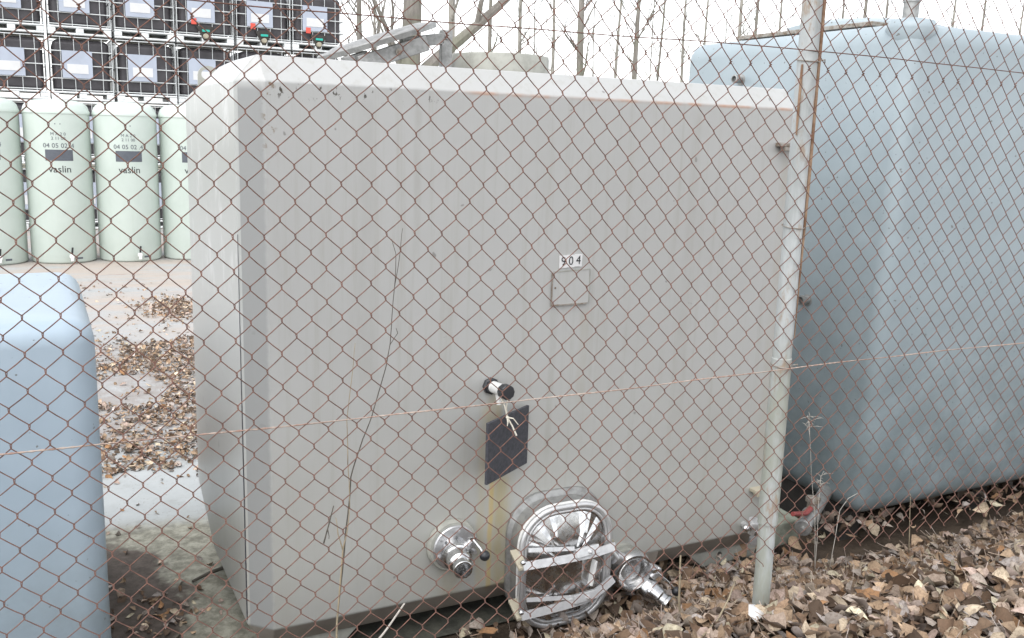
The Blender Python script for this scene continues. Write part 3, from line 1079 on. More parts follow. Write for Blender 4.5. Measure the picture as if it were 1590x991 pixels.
def round_tank(cx, cy, label):
    t = thing('round_tank', label, 'storage tank', (cx, cy, YARD_Z), 'pale green round tanks in front of the stacked containers')
    z0 = YARD_Z
    mb = MB()
    mb.lathe((cx, cy, z0), (0, 0, 1), [(0.0, CR - 0.03), (0.012, CR - 0.008), (0.03, CR), (1.925, CR), (1.93, CR + 0.008), (1.955, CR + 0.008), (1.97, CR), (2.03, CR - 0.02), (2.075, CR - 0.07), (2.10, CR - 0.15), (2.11, 0.1), (2.112, 0.0)], 64)
    mb.build('body', M['pale_green'], t, sharp=50)
    # printed panel, digits, lettering
    mb = MB()
    n = 8
    vs, fs = [], []
    for j, z in enumerate((-0.545, -0.405)):
        for i in range(n + 1):
            vs.append(on_cyl(cx, cy, -0.165 + 0.33 * i / n, z, 0.002))
    fs = [(i, i + 1, n + 2 + i, n + 1 + i) for i in range(n)]
    mb.add(vs, fs)
    mb.build('printed_panel', M['panel_grey'], t)
    for (s_, size, z, m) in (('vaslin', 0.125, -0.655, M['ink']), ('04 05 02 .4', 0.082, -0.355, M['panel_grey']), ('M A 2 0\n2 11 00', 0.055, -0.235, M['panel_grey']), ('. .', 0.12, -0.05, M['panel_grey'])):
        vs, fs = text_mesh(s_, size)
        mb = MB()
        mb.add([on_cyl(cx, cy, v.x, z + v.y, 0.0025) for v in vs], fs)
        mb.build('lettering', m, t, smooth=False)
    # tap
    mb = MB()
    p = on_cyl(cx, cy, 0.08, z0 + 0.10, 0)
    mb.tube([p + Vector((0, 0.02, 0)), p + Vector((0, -0.09, 0))], 0.022, 12)
    mb.tube([p + Vector((0, -0.07, 0.01)), p + Vector((0, -0.095, -0.055))], [0.022, 0.018], 12)
    mb.sphere(p + Vector((0, -0.05, 0.0)), 0.033, 12, 8)
    tp = mb.build('tap', M['white_plastic'], t)
    mb = MB()
    mb.tube([p + Vector((0, -0.05, 0.03)), p + Vector((0.01, -0.06, 0.12))], 0.012, 8)
    mb.build('tap_lever', M['black_plastic'], tp)
    mb = MB()
    mb.add([on_cyl(cx, cy, 0.14, z0 + 0.055, 0.003), on_cyl(cx, cy, 0.22, z0 + 0.055, 0.003), on_cyl(cx, cy, 0.22, z0 + 0.08, 0.003), on_cyl(cx, cy, 0.14, z0 + 0.08, 0.003)], [(0, 1, 2, 3)])
    mb.build('maker_plate', M['panel_grey'], t)
    return t


round_tank(1.145, 13.86, 'pale green round tank with printed panel, fully visible left of the grey tank')
for i, (cx, lab) in enumerate(((1.975, 'pale green round tank half hidden behind the end of the grey tank'),
                               (0.315, 'pale green round tank directly left of the fully visible one'),
                               (-0.515, 'pale green round tank furthest left, above the low light blue tank'))):
    round_tank(cx, 13.86 + 0.02 * i, lab)


# ------------------------------------------------------------------ stacked black containers in white cages
def make_container(x, y, z, valve):
    t = thing('caged_container', '', 'container', (x, y, z), 'black caged containers stacked in the yard')
    W, D, H = 0.965, 1.15, 1.052
    mb = MB()
    mb.box((x + W / 2, y + D / 2, z + 0.025), (W, D, 0.035))
    mb.box((x + W / 2, y + D / 2, z + 0.135), (W, D, 0.03))
    for bx in (0.06, W / 2, W - 0.06):
        mb.box((x + bx, y + D / 2, z + 0.08), (0.12, D - 0.004, 0.078))
    mb.build('pallet', M['pallet'], t, bevel=0.012, segs=2)
    mb = MB()
    loops = []
    for ins, zz in ((0.05, 0.155), (0.0, 0.20), (0.0, 0.93), (0.05, 0.985), (0.12, 1.0)):
        loops.append([(px, py, z + zz) for px, py in
                      [(x + 0.05 + ins + 0.05, y + 0.05 + ins), (x + W - 0.10 - ins, y + 0.05 + ins), (x + W - 0.05 - ins, y + 0.10 + ins), (x + W - 0.05 - ins, y + D - 0.1 - ins),
                       (x + W - 0.1 - ins, y + D - 0.05 - ins), (x + 0.1 + ins, y + D - 0.05 - ins), (x + 0.05 + ins, y + D - 0.1 - ins), (x + 0.05 + ins, y + 0.1 + ins)]])
    mb.loft(loops)
    mb.build('bottle', M['ibc_black'], t, bevel=0.02, segs=2)
    mb = MB()
    r = 0.0072
    for yy in (y + 0.02, y + D - 0.02):
        for zz in (0.175, 0.36, 0.575, 0.80, 1.025):
            mb.tube([(x + 0.01, yy, z + zz), (x + W - 0.01, yy, z + zz)], r * 1.25, 6)
        for k, bx in enumerate((0.012, 0.17, 0.375, 0.60, 0.80, W - 0.012)):
            mb.tube([(x + bx, yy, z + 0.15), (x + bx, yy, z + 1.03)], r * (0.8 if 0 < k < 5 else 1.1), 6)
    for xx in (x + 0.01, x + W - 0.01):
        for zz in (0.175, 0.36, 0.575, 0.80, 1.025):
            mb.tube([(xx, y + 0.02, z + zz), (xx, y + D - 0.02, z + zz)], r * 1.2, 6)
        for k in range(1, 6):
            mb.tube([(xx, y + D * k / 6, z + 0.15), (xx, y + D * k / 6, z + 1.03)], r * 0.8, 6)
    mb.build('cage', M['cage'], t)
    mb = MB()
    mb.box((x + 0.415, y + 0.002, z + 0.59), (0.46, 0.004, 0.44))
    pl = mb.build('label_plate', M['label_white'], t)
    mb = MB()
    mb.box((x + 0.42, y - 0.003, z + 0.52), (0.32, 0.004, 0.15))
    mb.build('paper_label', M['label_bright'], pl)
    if valve:
        mb = MB()
        mb.box((x + 0.29, y - 0.002, z + 0.375), (0.085, 0.012, 0.10))
        mb.build('red_tag', M['red_label'], t)
        mb = MB()
        mb.prism([(x + 0.33, y - 0.004, z + 0.30), (x + 0.63, y - 0.004, z + 0.30), (x + 0.51, y - 0.004, z + 0.06), (x + 0.45, y - 0.004, z + 0.06)], (0, 0.05, 0))
        rc = mb.build('valve_recess', M['dark_gap'], t)
        mb = MB()
        mb.lathe((x + 0.48, y - 0.004, z + 0.135), (0, -1, 0), [(0, 0.045), (0.05, 0.045), (0.052, 0.035), (0.08, 0.035), (0.081, 0)], 14)
        mb.build('outlet', M['yellow_plate'], rc)
        mb = MB()
        mb.box((x + 0.48, y - 0.05, z + 0.225), (0.125, 0.03, 0.036))
        mb.build('handle', M['teal'], rc)
    return t


ORDV = ['lowest', 'second', 'third', 'topmost']
ORDH = ['leftmost', 'second', 'third', 'fourth', 'fifth', 'rightmost']
XI = [-0.655, 0.352, 1.362, 2.352, 3.372, 4.366]
ZI = [YARD_Z, -0.775, 0.280, 1.335]
plain = with_valve = None
for c in range(6):
    for r in range(4):
        v = (r == 3 and c >= 3)
        proto = with_valve if v else plain
        if proto is None:
            o = make_container(XI[c], 17.6, ZI[r], v)
            if v:
                with_valve = o
            else:
                plain = o
        else:
            o = copy_tree(proto)
            o.location = (XI[c], 17.6 + 0.02 * ((c * 3 + r * 5) % 4), ZI[r])
        extra = ' with teal valve' if v else ''
        o['label'] = 'black caged container%s, %s of its stack, in the %s stack' % (extra, ORDV[r] if r in (0, 3) else ORDV[r] + ' from the ground', ORDH[c])


# ------------------------------------------------------------------ bare trees
def make_tree(x, y, rad, h, lean, seed, label, mat, first_branch=1.5, nb=14, group='bare trees behind the yard', forks=None, blen=1.6):
    rnd = random.Random(seed)
    z0 = YARD_Z - 0.1
    t = thing('bare_tree', label, 'tree', (x, y, z0), group)
    pts, rads = [], []
    n = 14
    ph = rnd.uniform(0, 6)
    wob = rnd.uniform(0.02, 0.07)
    for i in range(n + 1):
        u = i / n
        pts.append(Vector((x + lean * u * h + wob * math.sin(ph + u * 9), y + wob * math.cos(ph * 2 + u * 7), z0 + u * h)))
        rads.append(rad * (1 - 0.85 * u) * (1.25 if i == 0 else 1))
    mb = MB()
    mb.tube(pts, rads, 12)
    mb.build('trunk', mat, t)

    mbr = MB()

    def at(u):
        f_ = u * n
        i = min(int(f_), n - 1)
        return pts[i].lerp(pts[i + 1], f_ - i), rads[i] * (1 - (f_ - i)) + rads[i + 1] * (f_ - i)

    def branch(p, d, L, r, depth):
        q = [p]
        m = 5
        dd = d.copy()
        for i in range(m):
            dd = (dd + Vector((rnd.uniform(-.16, .16), rnd.uniform(-.16, .16), rnd.uniform(-.04, .2)))).normalized()
            q.append(q[-1] + dd * L / m)
        mbr.tube(q, [max(r * (1 - 0.8 * i / m), 0.0055) for i in range(m + 1)], 5 if r < 0.03 else 8)
        if depth > 0:
            for i in range(rnd.randint(3, 5)):
                k = rnd.randint(1, m)
                nd = (dd + Vector((rnd.uniform(-.8, .8), rnd.uniform(-.8, .8), rnd.uniform(-.2, .7)))).normalized()
                branch(q[k], nd, L * rnd.uniform(.35, .6), max(r * 0.45, 0.004), depth - 1)
    for (zf, d, L, r) in (forks or []):
        p, _ = at((zf - z0) / h)
        branch(p, Vector(d).normalized(), L, r, 2)
    for i in range(nb):
        u = first_branch / h + (0.97 - first_branch / h) * (i + rnd.random()) / nb
        p, rr2 = at(min(u, 0.98))
        a = rnd.uniform(0, 2 * PI)
        d = Vector((math.cos(a), math.sin(a), rnd.uniform(0.5, 1.3))).normalized()
        branch(p, d, blen * rnd.uniform(.6, 1.2) * (1.1 - u * 0.6), min(rr2 * 0.38, rad * 0.3), 2)
    mbr.build('branches', mat, t)
    return t


make_tree(7.52, 20.0, 0.285, 13, 0.0, 5, 'thick grey-brown tree trunk with a big right limb, above the open tank hatch', M['bark'],
          first_branch=5, nb=12, group=None, forks=[(0.95, (0.70, -0.25, 0.62), 5.0, 0.155), (0.9, (-0.55, 0.2, 0.85), 2.6, 0.09)], blen=3.5)
# x in photo pixels only as a memory aid: ratio X/Y of each trunk, its distance, radius
rows = [  # X/Y, Y, radius, lean, label
    (0.3203, 22, 0.085, 0.00, 'forked olive-brown tree just right of the stacked containers', 0),
    (0.3345, 30, 0.055, 0.00, 'slim pale tree between the containers and the thick trunk', 1),
    (0.4220, 26, 0.125, 0.02, 'pale tree right behind the thick limb of the large tree', 1),
    (0.4703, 30, 0.095, 0.012, 'straight grey tree behind the left half of the hatch collar', 0),
    (0.5080, 32, 0.095, 0.012, 'grey tree behind the right half of the hatch collar', 1),
    (0.5320, 34, 0.040, -0.012, 'thin dark sapling right of the hatch collar', 0),
    (0.5530, 31, 0.080, 0.004, 'grey tree just right of the hatch collar', 1),
    (0.5950, 27, 0.135, -0.006, 'stout mossy tree near the middle of the tank roof', 0),
    (0.6150, 33, 0.035, -0.02, 'very thin sapling right of the stout mossy tree', 0),
    (0.6420, 31, 0.070, 0.025, 'crooked slim tree leaning right above the tank roof', 1),
    (0.6680, 28, 0.120, 0.02, 'grey tree leaning right, right of the crooked slim tree', 0),
    (0.6930, 35, 0.035, 0.01, 'thin sapling with twigs beside the leaning tree', 0),
    (0.7070, 32, 0.060, 0.005, 'thin straight tree with dark bark left of the blue-grey tank', 0),
    (0.7420, 33, 0.080, 0.004, 'pale straight tree at the left edge of the blue-grey tank', 1),
    (0.7760, 35, 0.080, 0.004, 'pale tree behind the left end of the blue-grey tank roof', 1),
    (0.8130, 35, 0.040, -0.02, 'thin sapling leaning left over the blue-grey tank', 0),
    (0.8310, 32, 0.120, 0.004, 'stout tree with lighter bark behind the blue-grey tank', 1),
    (0.8580, 33, 0.100, 0.004, 'dark barked tree left of the blue-grey tank roof hatch', 0),
    (0.8980, 34, 0.105, 0.004, 'grey tree behind the roof hatch left of the fence post', 1),
    (0.9340, 38, 0.055, 0.008, 'thin tree close to the left side of the fence post', 0),
    (1.0090, 36, 0.135, 0.003, 'mossy tree just right of the fence post', 0),
    (1.0510, 35, 0.165, 0.002, 'mossy thicker tree with pinkish bark, right of the fence post', 0),
    (1.0870, 37, 0.120, 0.012, 'leaning mossy tree left of the roof pipe', 0),
    (1.2300, 36, 0.150, 0.003, 'grey tree right of the roof pipe', 1),
    (1.2950, 38, 0.130, 0.0, 'brown tree far right beyond the roof pipe', 0),
    (1.3800, 35, 0.140, 0.01, 'pale tree at the right edge above the blue-grey tank', 1),
]
for i, (ra, Y, rd, ln, lab, pm) in enumerate(rows):
    make_tree(ra * Y, Y, rd * 1.08, 11 + (i * 7 % 5), ln, 100 + i, lab, M['bark_pale'] if pm else M['bark'], first_branch=2.6 + (i * 5 % 3) * 0.5, nb=16,
              forks=[(1.0, (0.4, 0.1, 0.9), 3.0, 0.05), (1.35, (-0.75, 0.1, 0.6), 1.9, 0.045)] if i == 0 else ([(3.2, (0.5, 0, 1), 1.8, rd * 0.3)] if i % 3 == 1 else None), blen=1.5)


# ------------------------------------------------------------------ chain-link fence
FY = 2.2
FN = thing('chain_link_fence', 'rusty chain-link fence with galvanised posts and strained wires, across the whole foreground', 'fence', (2.1, FY, -1.5))
FW, FH = 0.0745, 0.0805
NX, NZ = 0.5441, -0.2576


STRETCH = [(-1.2, 0.012, 0.0), (0.134, 0.011, 0.0), (0.544, 0.0, 0.0), (1.178, 0.0076, 0.0), (1.885, -0.012, -0.008), (2.4, -0.015, -0.012), (4.9, -0.02, -0.012)]


def pulled(x):
    """how far the hand-strained mesh is pulled out of its regular pitch"""
    for (a, p, q), (b, r, t) in zip(STRETCH, STRETCH[1:]):
        if x <= b:
            u = (x - a) / (b - a)
            return p + (r - p) * u, q + (t - q) * u
    return STRETCH[-1][1:]


def warp(x, z):
    ex, ez = pulled(x)
    p = Vector((x * 1.3, 3.7, z * 1.3))
    q = Vector((x * 7, 9.1, z * 7))
    dx = ex + mnoise.noise(p) * 0.004 + mnoise.noise(q) * 0.003
    dz = ez + mnoise.noise(p + Vector((11, 0, 0))) * 0.005 + mnoise.noise(q + Vector((5, 0, 0))) * 0.003
    dy = mnoise.noise(p * 0.8 + Vector((0, 21, 0))) * 0.02
    return dx, dy, dz


def mesh_panel(x0, x1, zb, zt, phx, phz, r, frayed_bottom=True, twist_top=True):
    mb = MB()
    i0, i1 = int(math.floor((x0 - phx) / (FW / 2))), int(math.ceil((x1 - phx) / (FW / 2)))
    rnd = random.Random(8)
    for i in range(i0, i1 + 1):
        xl = phx + i * FW / 2
        j0 = int(math.ceil((zb - phz) / (FH / 2)))
        j1 = int(math.floor((zt - phz) / (FH / 2)))
        if frayed_bottom:
            j0 += rnd.choice((0, 0, 0, 1))
        pts = []
        for j in range(j0, j1 + 1):
            # strand i touches its left neighbour at nodes where (i + j) is even
            left = (i + j) % 2 == 0
            x = xl + (-0.0016 if left else FW / 2 + 0.0016)
            z = phz + j * FH / 2
            dx, dy, dz = warp(x, z)
            s_ = 1 if left else -1
            # quick turn over the neighbour: front to back
            pts.append((x + dx - s_ * -0.001, FY + dy - 0.0024, z + dz - 0.0032))
            pts.append((x + dx, FY + dy + 0.0026, z + dz + 0.0032))
            if j < j1:
                xm = xl + FW / 4
                zm = z + FH / 4
                dx, dy, dz = warp(xm, zm)
                bow = 0.0012 * s_
                pts.append((xm + dx + bow, FY + dy + (0.0), zm + dz + 0.0008))
        mb.tube(pts, r, 5, cap=False)
        jk = 12
        if twist_top and (i + jk) % 2 == 0:      # knots where the wire strands were joined on
            x = xl
            z = phz + jk * FH / 2
            dx, dy, dz = warp(x, z)
            c = Vector((x + dx, FY + dy, z + dz))
            mb.tube([c + Vector((0.0042 * math.cos(k * 1.9), 0.004 * math.sin(k * 1.9), (k - 3) * 0.0021)) for k in range(7)], r * 0.95, 5)
    m = mb.build('wire_mesh', M['rust_wire'], FN, sharp=180)
    return m


WR = 0.0014
mesh_panel(-1.1, 4.75, -1.42, 0.95, NX, NZ, WR)

# strained wires
for (z, dyy, m, rr3, nm) in ((0.263, 0.004, M['rust_wire'], 0.0016, 'strain_wire'), (-0.718, -0.005, M['pale_wire'], 0.0021, 'strain_wire'), (0.93, -0.003, M['rust_wire'], 0.0018, 'strain_wire')):
    mb = MB()
    for ph in (0, PI) if z < 0 else (0,):
        pts = []
        for i in range(293):
            x = -1.1 + 5.85 * i / 292
            sag = -0.006 * math.sin(x * 2.1 + z) + 0.003 * mnoise.noise(Vector((x * 3, z, 0)))
            k = x * 150 + ph
            tw_ = 0.0013 if z < 0 else 0.0
            pts.append((x, FY + dyy + tw_ * math.sin(k), z + sag + tw_ * math.cos(k)))
        mb.tube(pts, rr3 * (0.75 if z < 0 else 1), 5)
    mb.build(nm, m, FN, sharp=180)

# posts
for px in (-0.39, 2.141, 4.66):
    mb = MB()
    py = FY + 0.036
    zb = bank_z(px, FY) - 0.25
    mb.lathe((px, py, zb), (-0.006, 0, 1), [(0, 0.029), (-1.262 - zb, 0.029), (-1.260 - zb, 0.0335), (-0.690 - zb, 0.0325), (-0.688 - zb, 0.0305), (1.05 - zb, 0.0305), (1.06 - zb, 0.02), (1.063 - zb, 0)], 28)
    po = mb.build('post', M['post'], FN, sharp=40)
    for z in (-0.262, -0.712, 0.243):
        mb = MB()
        c = Vector((px - 0.006 * (z - zb), py, z))
        loop = [c + Vector((0.0345 * math.cos(a), 0.0345 * math.sin(a), 0.004 * math.sin(a))) for a in [2 * PI * k / 22 for k in range(22)]]
        mb.tube(loop, 0.0019, 6, closed=True)
        mb.tube([c + Vector((0.03, -0.02, 0)), c + Vector((0.042, -0.03, 0.004)), c + Vector((0.046, -0.026, -0.006))], 0.0022, 6)
        mb.build('tie_wire', M['dirty_metal'], po)
    # rusted rod where two lengths of mesh are laced to the post
    mb = MB()
    mb.tube([(px + 0.030 - 0.006 * (z - zb), py - 0.018 + 0.001 * math.sin(z * 9), z) for z in fr(-0.62, 0.95, 24)], [0.0018 + 0.0042 * min(1, max(0, (z + 0.55) / 0.5)) for z in fr(-0.62, 0.95, 24)], 8)
    mb.tube([(px - 0.031 - 0.006 * (z - zb), py - 0.012, z) for z in fr(0.02, 0.23, 6)], [0.002, 0.0035, 0.004, 0.004, 0.004, 0.004, 0.003], 8)
    mb.build('lacing_rod', M['orange_rust'], po)


# ------------------------------------------------------------------ dead leaves
def leaves(name, spots, size, seed, zfun, rich=True, gain=1.0):
    rnd = random.Random(seed)
    V, F, T = [], [], []
    pal = [(0.50, 0.39, 0.31), (0.43, 0.33, 0.28), (0.46, 0.33, 0.22), (0.38, 0.27, 0.18), (0.30, 0.20, 0.13), (0.56, 0.46, 0.34), (0.42, 0.36, 0.31), (0.18, 0.115, 0.075), (0.47, 0.42, 0.39), (0.10, 0.068, 0.048), (0.58, 0.52, 0.38), (0.36, 0.20, 0.10)]
    wts = [4, 4, 5, 5, 4, 3, 3.5, 4, 3, 3.2, 1.2, 1.6]
    for (x, y, lift) in spots:
        L = size * (0.5 + 0.85 * rnd.random() ** 1.3)
        W = L * rnd.uniform(0.42, 0.74)
        R = Matrix.Rotation(rnd.uniform(0, 2 * PI), 3, 'Z') @ Matrix.Rotation(rnd.gauss(0, 0.5), 3, 'X') @ Matrix.Rotation(rnd.gauss(0, 0.5), 3, 'Y')
        fold = rnd.uniform(-0.3, 0.9)
        cup = rnd.uniform(-1.0, 1.6)
        curl = rnd.uniform(-0.9, 1.6)
        twist = rnd.uniform(-1.3, 1.3)
        side = rnd.uniform(-0.25, 0.25)
        ser, ph = rnd.uniform(0.04, 0.16), rnd.uniform(0, 6)
        o = Vector((x, y, zfun(x, y) + lift))
        b = len(V)

        def P(u, w):
            # u along the midrib -0.5..0.5, w across
            zz = fold * abs(w) * W + cup * w * w * W + curl * L * (u * u - 0.1) + twist * u * w * W + rnd.uniform(-.012, .012) * L
            return o + R @ Vector((u * L, w * W + side * (u * u - 0.1) * L, zz))
        rows_ = [(-0.46, 0.20), (-0.36, 0.42), (-0.20, 0.50), (-0.02, 0.45), (0.16, 0.33), (0.32, 0.17)] if rich else [(-0.34, 0.40), (-0.05, 0.48), (0.24, 0.26)]
        V.append(P(-0.5, 0))
        for q_, (u, w) in enumerate(rows_):
            k1, k2 = 1 + ser * math.sin(ph + q_ * 2.6), 1 + ser * math.sin(ph * 1.7 + q_ * 3.1)
            V += [P(u, w * k1), P(u, 0), P(u, -w * k2)]
        V.append(P(0.5, 0))
        last = len(rows_) * 3 + 1
        F += [(b, b + 2, b + 1), (b, b + 3, b + 2)]
        for r_ in range(len(rows_) - 1):
            q = b + 1 + 3 * r_
            F += [(q, q + 1, q + 4, q + 3), (q + 1, q + 2, q + 5, q + 4)]
        q = b + last - 3
        F += [(q, q + 1, b + last), (q + 1, q + 2, b + last)]
        nv = last + 1
        if rich and rnd.random() < 0.35:           # leaf stalk
            e = P(-0.5, 0)
            t1 = o + R @ Vector((-0.75 * L, side * L * 0.4, curl * L * 0.3 - 0.002))
            t2 = o + R @ Vector((-1.0 * L, side * L * 0.9, curl * L * 0.45 - 0.004))
            wv = R @ Vector((0, 0.0011, 0.0008))
            V += [e + wv, e - wv, t1 + wv, t1 - wv, t2 + wv, t2 - wv]
            q = b + nv
            F += [(q, q + 1, q + 3, q + 2), (q + 2, q + 3, q + 5, q + 4)]
            nv += 6
        c = rnd.choices(pal, wts)[0]
        k = (rnd.uniform(0.5, 1.0) + 0.25 * (rnd.random() < 0.12)) * gain
        mid = [1.16 if (i_ % 3 == 2 or i_ == 0) and i_ <= last else rnd.uniform(0.8, 1.02) for i_ in range(nv)]
        T += [(c[0] * k * f_, c[1] * k * f_, c[2] * k * f_, 1) for f_ in mid]
    me = bpy.data.meshes.new(name)
    me.from_pydata([tuple(v) for v in V], [], F)
    me.shade_smooth()
    at_ = me.color_attributes.new('tint', 'FLOAT_COLOR', 'POINT')
    flat = [q for t in T for q in t]
    at_.data.foreach_set('color', flat)
    me.materials.append(M['leaf'])
    o = bpy.data.objects.new(name, me)
    C.objects.link(o)
    o['kind'] = 'stuff'
    return o


rnd = random.Random(21)
sp = []
for i in range(44000):
    x = rnd.uniform(0.2, 6.0)
    y = rnd.uniform(1.15, 3.25) if i < 26500 else rnd.uniform(2.35, 2.98)
    if i >= 26500 and x < 1.1:
        continue
    if y > 3.0 and 0.5 < x < 2.95:
        if rnd.random() < 0.7 or x < 1.6:
            continue
    edge = 1.0
    if x > 2.9 and y > 2.97 + 0.08 * mnoise.noise(Vector((x * 4, y * 4, 0))):
        edge = 0.12
    if 1.25 < x < 2.15 and y > 2.66:
        edge = 0.16
    if x < 1.2:
        edge = 0.35 + 0.65 * max(0, (x - 0.2) / 1.0)
    if y > 2.7 and x < 1.75:
        edge *= max(0.0, 0.25 + (x - 1.35) * 1.9)
    if rnd.random() > edge:
        continue
    sp.append((x, y, rnd.random() ** 1.4 * 0.05 + 0.0))
tag(leaves('leaf_litter', sp, 0.071, 31, lambda x, y: max(bank_z(x, y), YARD_Z if y > 2.99 else -9)), 'thick drift of curled brown dead leaves along the foot of the fence', 'leaves', kind='stuff')

sp = []
for i in range(21000):
    x = rnd.uniform(-0.4, 2.4)
    y = rnd.uniform(4.9, 9.0)
    w = mnoise.noise(Vector((x * 1.6, y * 1.6, 4.2))) * 0.55 + mnoise.noise(Vector((x * 5, y * 5, 1.2))) * 0.25
    d = 1.0 if 5.35 < y + w * 0.7 < 8.55 else 0.03
    hx, hy = (x - 0.52) / 0.24, (y - 6.9) / 0.42
    if hx * hx + hy * hy + w < 1:
        d *= 0.06
    d *= min(1, 0.85 + w * 1.1)
    if x < 0.32 + 0.25 * (y - 5.3) / 3 and w < 0.1 and y > 6:
        d *= 0.35
    if rnd.random() < d:
        sp.append((x, y, rnd.random() ** 2 * 0.02 + 0.002))
for i in range(260):          # strays
    sp.append((rnd.uniform(0.1, 1.2), rnd.uniform(3.4, 12), 0.004))
for i in range(90):
    sp.append((rnd.gauss(0.33, 0.13), rnd.gauss(3.55, 0.16), 0.006))
for i in range(1100):         # purple-brown heap further back
    sp.append((rnd.gauss(1.22, 0.17), rnd.gauss(9.95, 0.33), rnd.random() ** 2 * 0.02))
tag(leaves('leaf_litter', sp, 0.041, 32, lambda x, y: YARD_Z, rich=False, gain=1.3), 'brown leaf drift lying on the yard left of the grey tank', 'leaves', kind='stuff')


# ------------------------------------------------------------------ weeds, straws, twigs
def weed(name, label, cat, strands, m, group=None, extra=None):
    mb = MB()
    for pts, r0, r1 in strands:
        n = len(pts)
        fine = []
        for i in range(n - 1):
            for k in range(4):
                u = k / 4
                p = Vector(pts[i]).lerp(Vector(pts[i + 1]), u)
                fine.append(p + Vector((mnoise.noise(p * 9) * 0.004, 0, mnoise.noise(p * 9 + Vector((4, 4, 4))) * 0.003)))
        fine.append(Vector(pts[-1]))
        mb.tube(fine, [r0 + (r1 - r0) * i / (len(fine) - 1) for i in range(len(fine))], 6)
    if extra:
        extra(mb)
    return tag(mb.build(name, m, sharp=180), label, cat, group)


WY = 2.45
weed('dry_weed', 'tall thin dark weed stalk bending in front of the grey tank', 'weed', [
    ([(0.70, WY, -1.66), (0.712, WY, -1.45), (0.735, WY, -1.20), (0.757, WY, -0.976), (0.790, WY, -0.87), (0.814, WY, -0.81), (0.860, WY, -0.66), (0.872, WY, -0.60), (0.883, WY, -0.43), (0.886, WY, -0.34), (0.874, WY, -0.30)], 0.0026, 0.0008),
    ([(0.883, WY, -0.43), (0.898, WY, -0.34), (0.906, WY, -0.27)], 0.0012, 0.0007),
    ([(0.872, WY, -0.60), (0.89, WY - 0.01, -0.565), (0.885, WY - .01, -0.55)], 0.0012, 0.0008)], M['dark_stem'])
weed('dry_weed', 'pale forked weed stalk beside the dark stalk in front of the grey tank', 'weed', [
    ([(0.695, WY - .03, -1.66), (0.706, WY - .03, -1.40), (0.722, WY - .03, -1.18), (0.735, WY - .03, -1.13), (0.742, WY - .03, -1.06)], 0.0034, 0.0012),
    ([(0.722, WY - .03, -1.18), (0.708, WY - .03, -1.13), (0.703, WY - .03, -1.08)], 0.002, 0.001),
    ([(0.74, WY - .03, -0.93), (0.738, WY - .03, -0.80), (0.752, WY - .03, -0.66), (0.760, WY - .03, -0.58)], 0.0014, 0.0008),
    ([(0.742, WY - .03, -1.06), (0.743, WY - .03, -0.98), (0.74, WY - .03, -0.93)], 0.0012, 0.0013)], M['straw'])
weed('dry_weed', 'short broken dark stalk caught in the mesh left of the tall weed', 'weed', [
    ([(0.602, 2.19, -1.04), (0.617, 2.185, -0.985), (0.628, 2.18, -0.94)], 0.0022, 0.0014),
    ([(0.612, 2.186, -1.0), (0.617, 2.186, -1.03)], 0.0014, 0.0008)], M['dark_stem'])
weed('straw', 'bleached bent straw leaning up under the left part of the grey tank', 'straw', [
    ([(0.74, 2.44, -1.66), (0.800, 2.45, -1.545), (0.862, 2.47, -1.50), (0.925, 2.5, -1.455), (0.942, 2.5, -1.432)], 0.0042, 0.0026)], M['pale_straw'])


def head(c, n, L, seed):
    def f(mb):
        rn = random.Random(seed)
        for i in range(n):
            d = Vector((rn.gauss(0, .6), rn.gauss(0, .4), rn.uniform(-.9, .9)))
            p = Vector(c) + Vector((0, 0, rn.uniform(-.5, .5) * L))
            mb.tube([p, p + d * L * 0.4, p + d * L * 0.7 + Vector((0, 0, -L * .12))], [0.0009, 0.0008, 0.0006], 4)
    return f


weed('grass_stalk', 'dry grass stalk with a feathery seed head right of the post', 'grass', [
    ([(2.66, 2.5, -1.66), (2.625, 2.5, -1.40), (2.59, 2.5, -1.25), (2.556, 2.5, -1.06), (2.550, 2.5, -1.00)], 0.0012, 0.0006)], M['pale_straw'], None, head((2.551, 2.5, -1.035), 34, 0.05, 3))
weed('grass_stalk', 'low dry grass stalk with a sparse head in front of the blue-grey tank', 'grass', [
    ([(2.66, 2.5, -1.66), (2.645, 2.5, -1.40), (2.640, 2.5, -1.26)], 0.0014, 0.0008)], M['pale_straw'], None, head((2.641, 2.5, -1.28), 20, 0.05, 4))
weed('grass_stalk', 'bent dry grass stalk arching under the corner of the blue-grey tank', 'grass', [
    ([(2.74, 2.5, -1.66), (2.76, 2.5, -1.42), (2.80, 2.5, -1.375), (2.85, 2.5, -1.36), (2.885, 2.5, -1.395)], 0.0013, 0.0007)], M['pale_straw'])
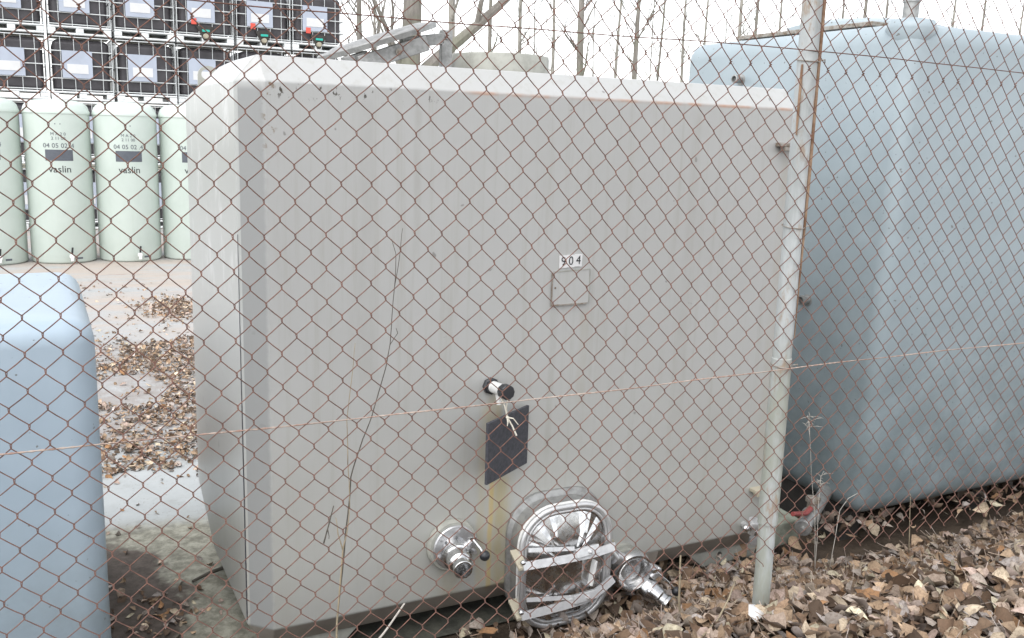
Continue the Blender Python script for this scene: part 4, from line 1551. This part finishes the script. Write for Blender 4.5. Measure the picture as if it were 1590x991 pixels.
weed('grass_stalk', 'straight dry stalk at the far right under the blue-grey tank', 'grass', [
    ([(3.19, 2.5, -1.68), (3.17, 2.5, -1.52), (3.155, 2.5, -1.41)], 0.0024, 0.001)], M['straw'])
weed('grass_stalk', 'upright pale stalk among leaves right of the drain valve', 'grass', [
    ([(1.895, 2.35, -1.66), (1.88, 2.35, -1.55), (1.872, 2.35, -1.38)], 0.0052, 0.003)], M['straw'])
weed('straw', 'long thin straw lying across the leaves left of the post foot', 'straw', [
    ([(1.70, 2.02, -1.478), (1.82, 2.08, -1.468), (1.93, 2.16, -1.455), (2.02, 2.24, -1.455)], 0.0034, 0.0022)], M['straw'])
weed('twig', 'dark thin twig lying on the yard at the corner of the grey tank', 'twig', [
    ([(0.49, 3.78, -1.868), (0.56, 3.82, -1.862), (0.64, 3.84, -1.855)], 0.006, 0.009),
    ([(0.62, 3.84, -1.858), (0.635, 3.88, -1.84)], 0.006, 0.004)], M['dark_stem'])
rnd = random.Random(77)
for i in range(14):
    x, y = rnd.uniform(1.3, 3.9), rnd.uniform(1.6, 2.6)
    a = rnd.uniform(0, PI)
    L = rnd.uniform(0.08, 0.22)
    z = bank_z(x, y) + 0.04
    weed('twig', 'thin broken twig among the dead leaves by the fence', 'twig', [
        ([(x, y, z), (x + L * .5 * math.cos(a), y + L * .5 * math.sin(a) * .6, z + 0.012), (x + L * math.cos(a), y + L * math.sin(a) * .6, z + rnd.uniform(-.01, .03))], 0.0024, 0.0012)],
        M['straw'] if i % 2 else M['dark_stem'], 'loose twigs among the leaves')
# torn scrap of white paper
mb = MB()
pz = bank_z(1.95, 2.05) + 0.045
mb.add([(1.93, 2.03, pz), (1.985, 2.045, pz + .006), (1.975, 2.09, pz + .022), (1.945, 2.085, pz + .03), (1.925, 2.06, pz + .012)], [(0, 1, 2, 3, 4)])
o = mb.build('paper_scrap', M['label_bright'])
md = o.modifiers.new('thickness', 'SOLIDIFY')
md.thickness = 0.0008
tag(o, 'crumpled whitish scrap among the leaves left of the post foot', 'paper')
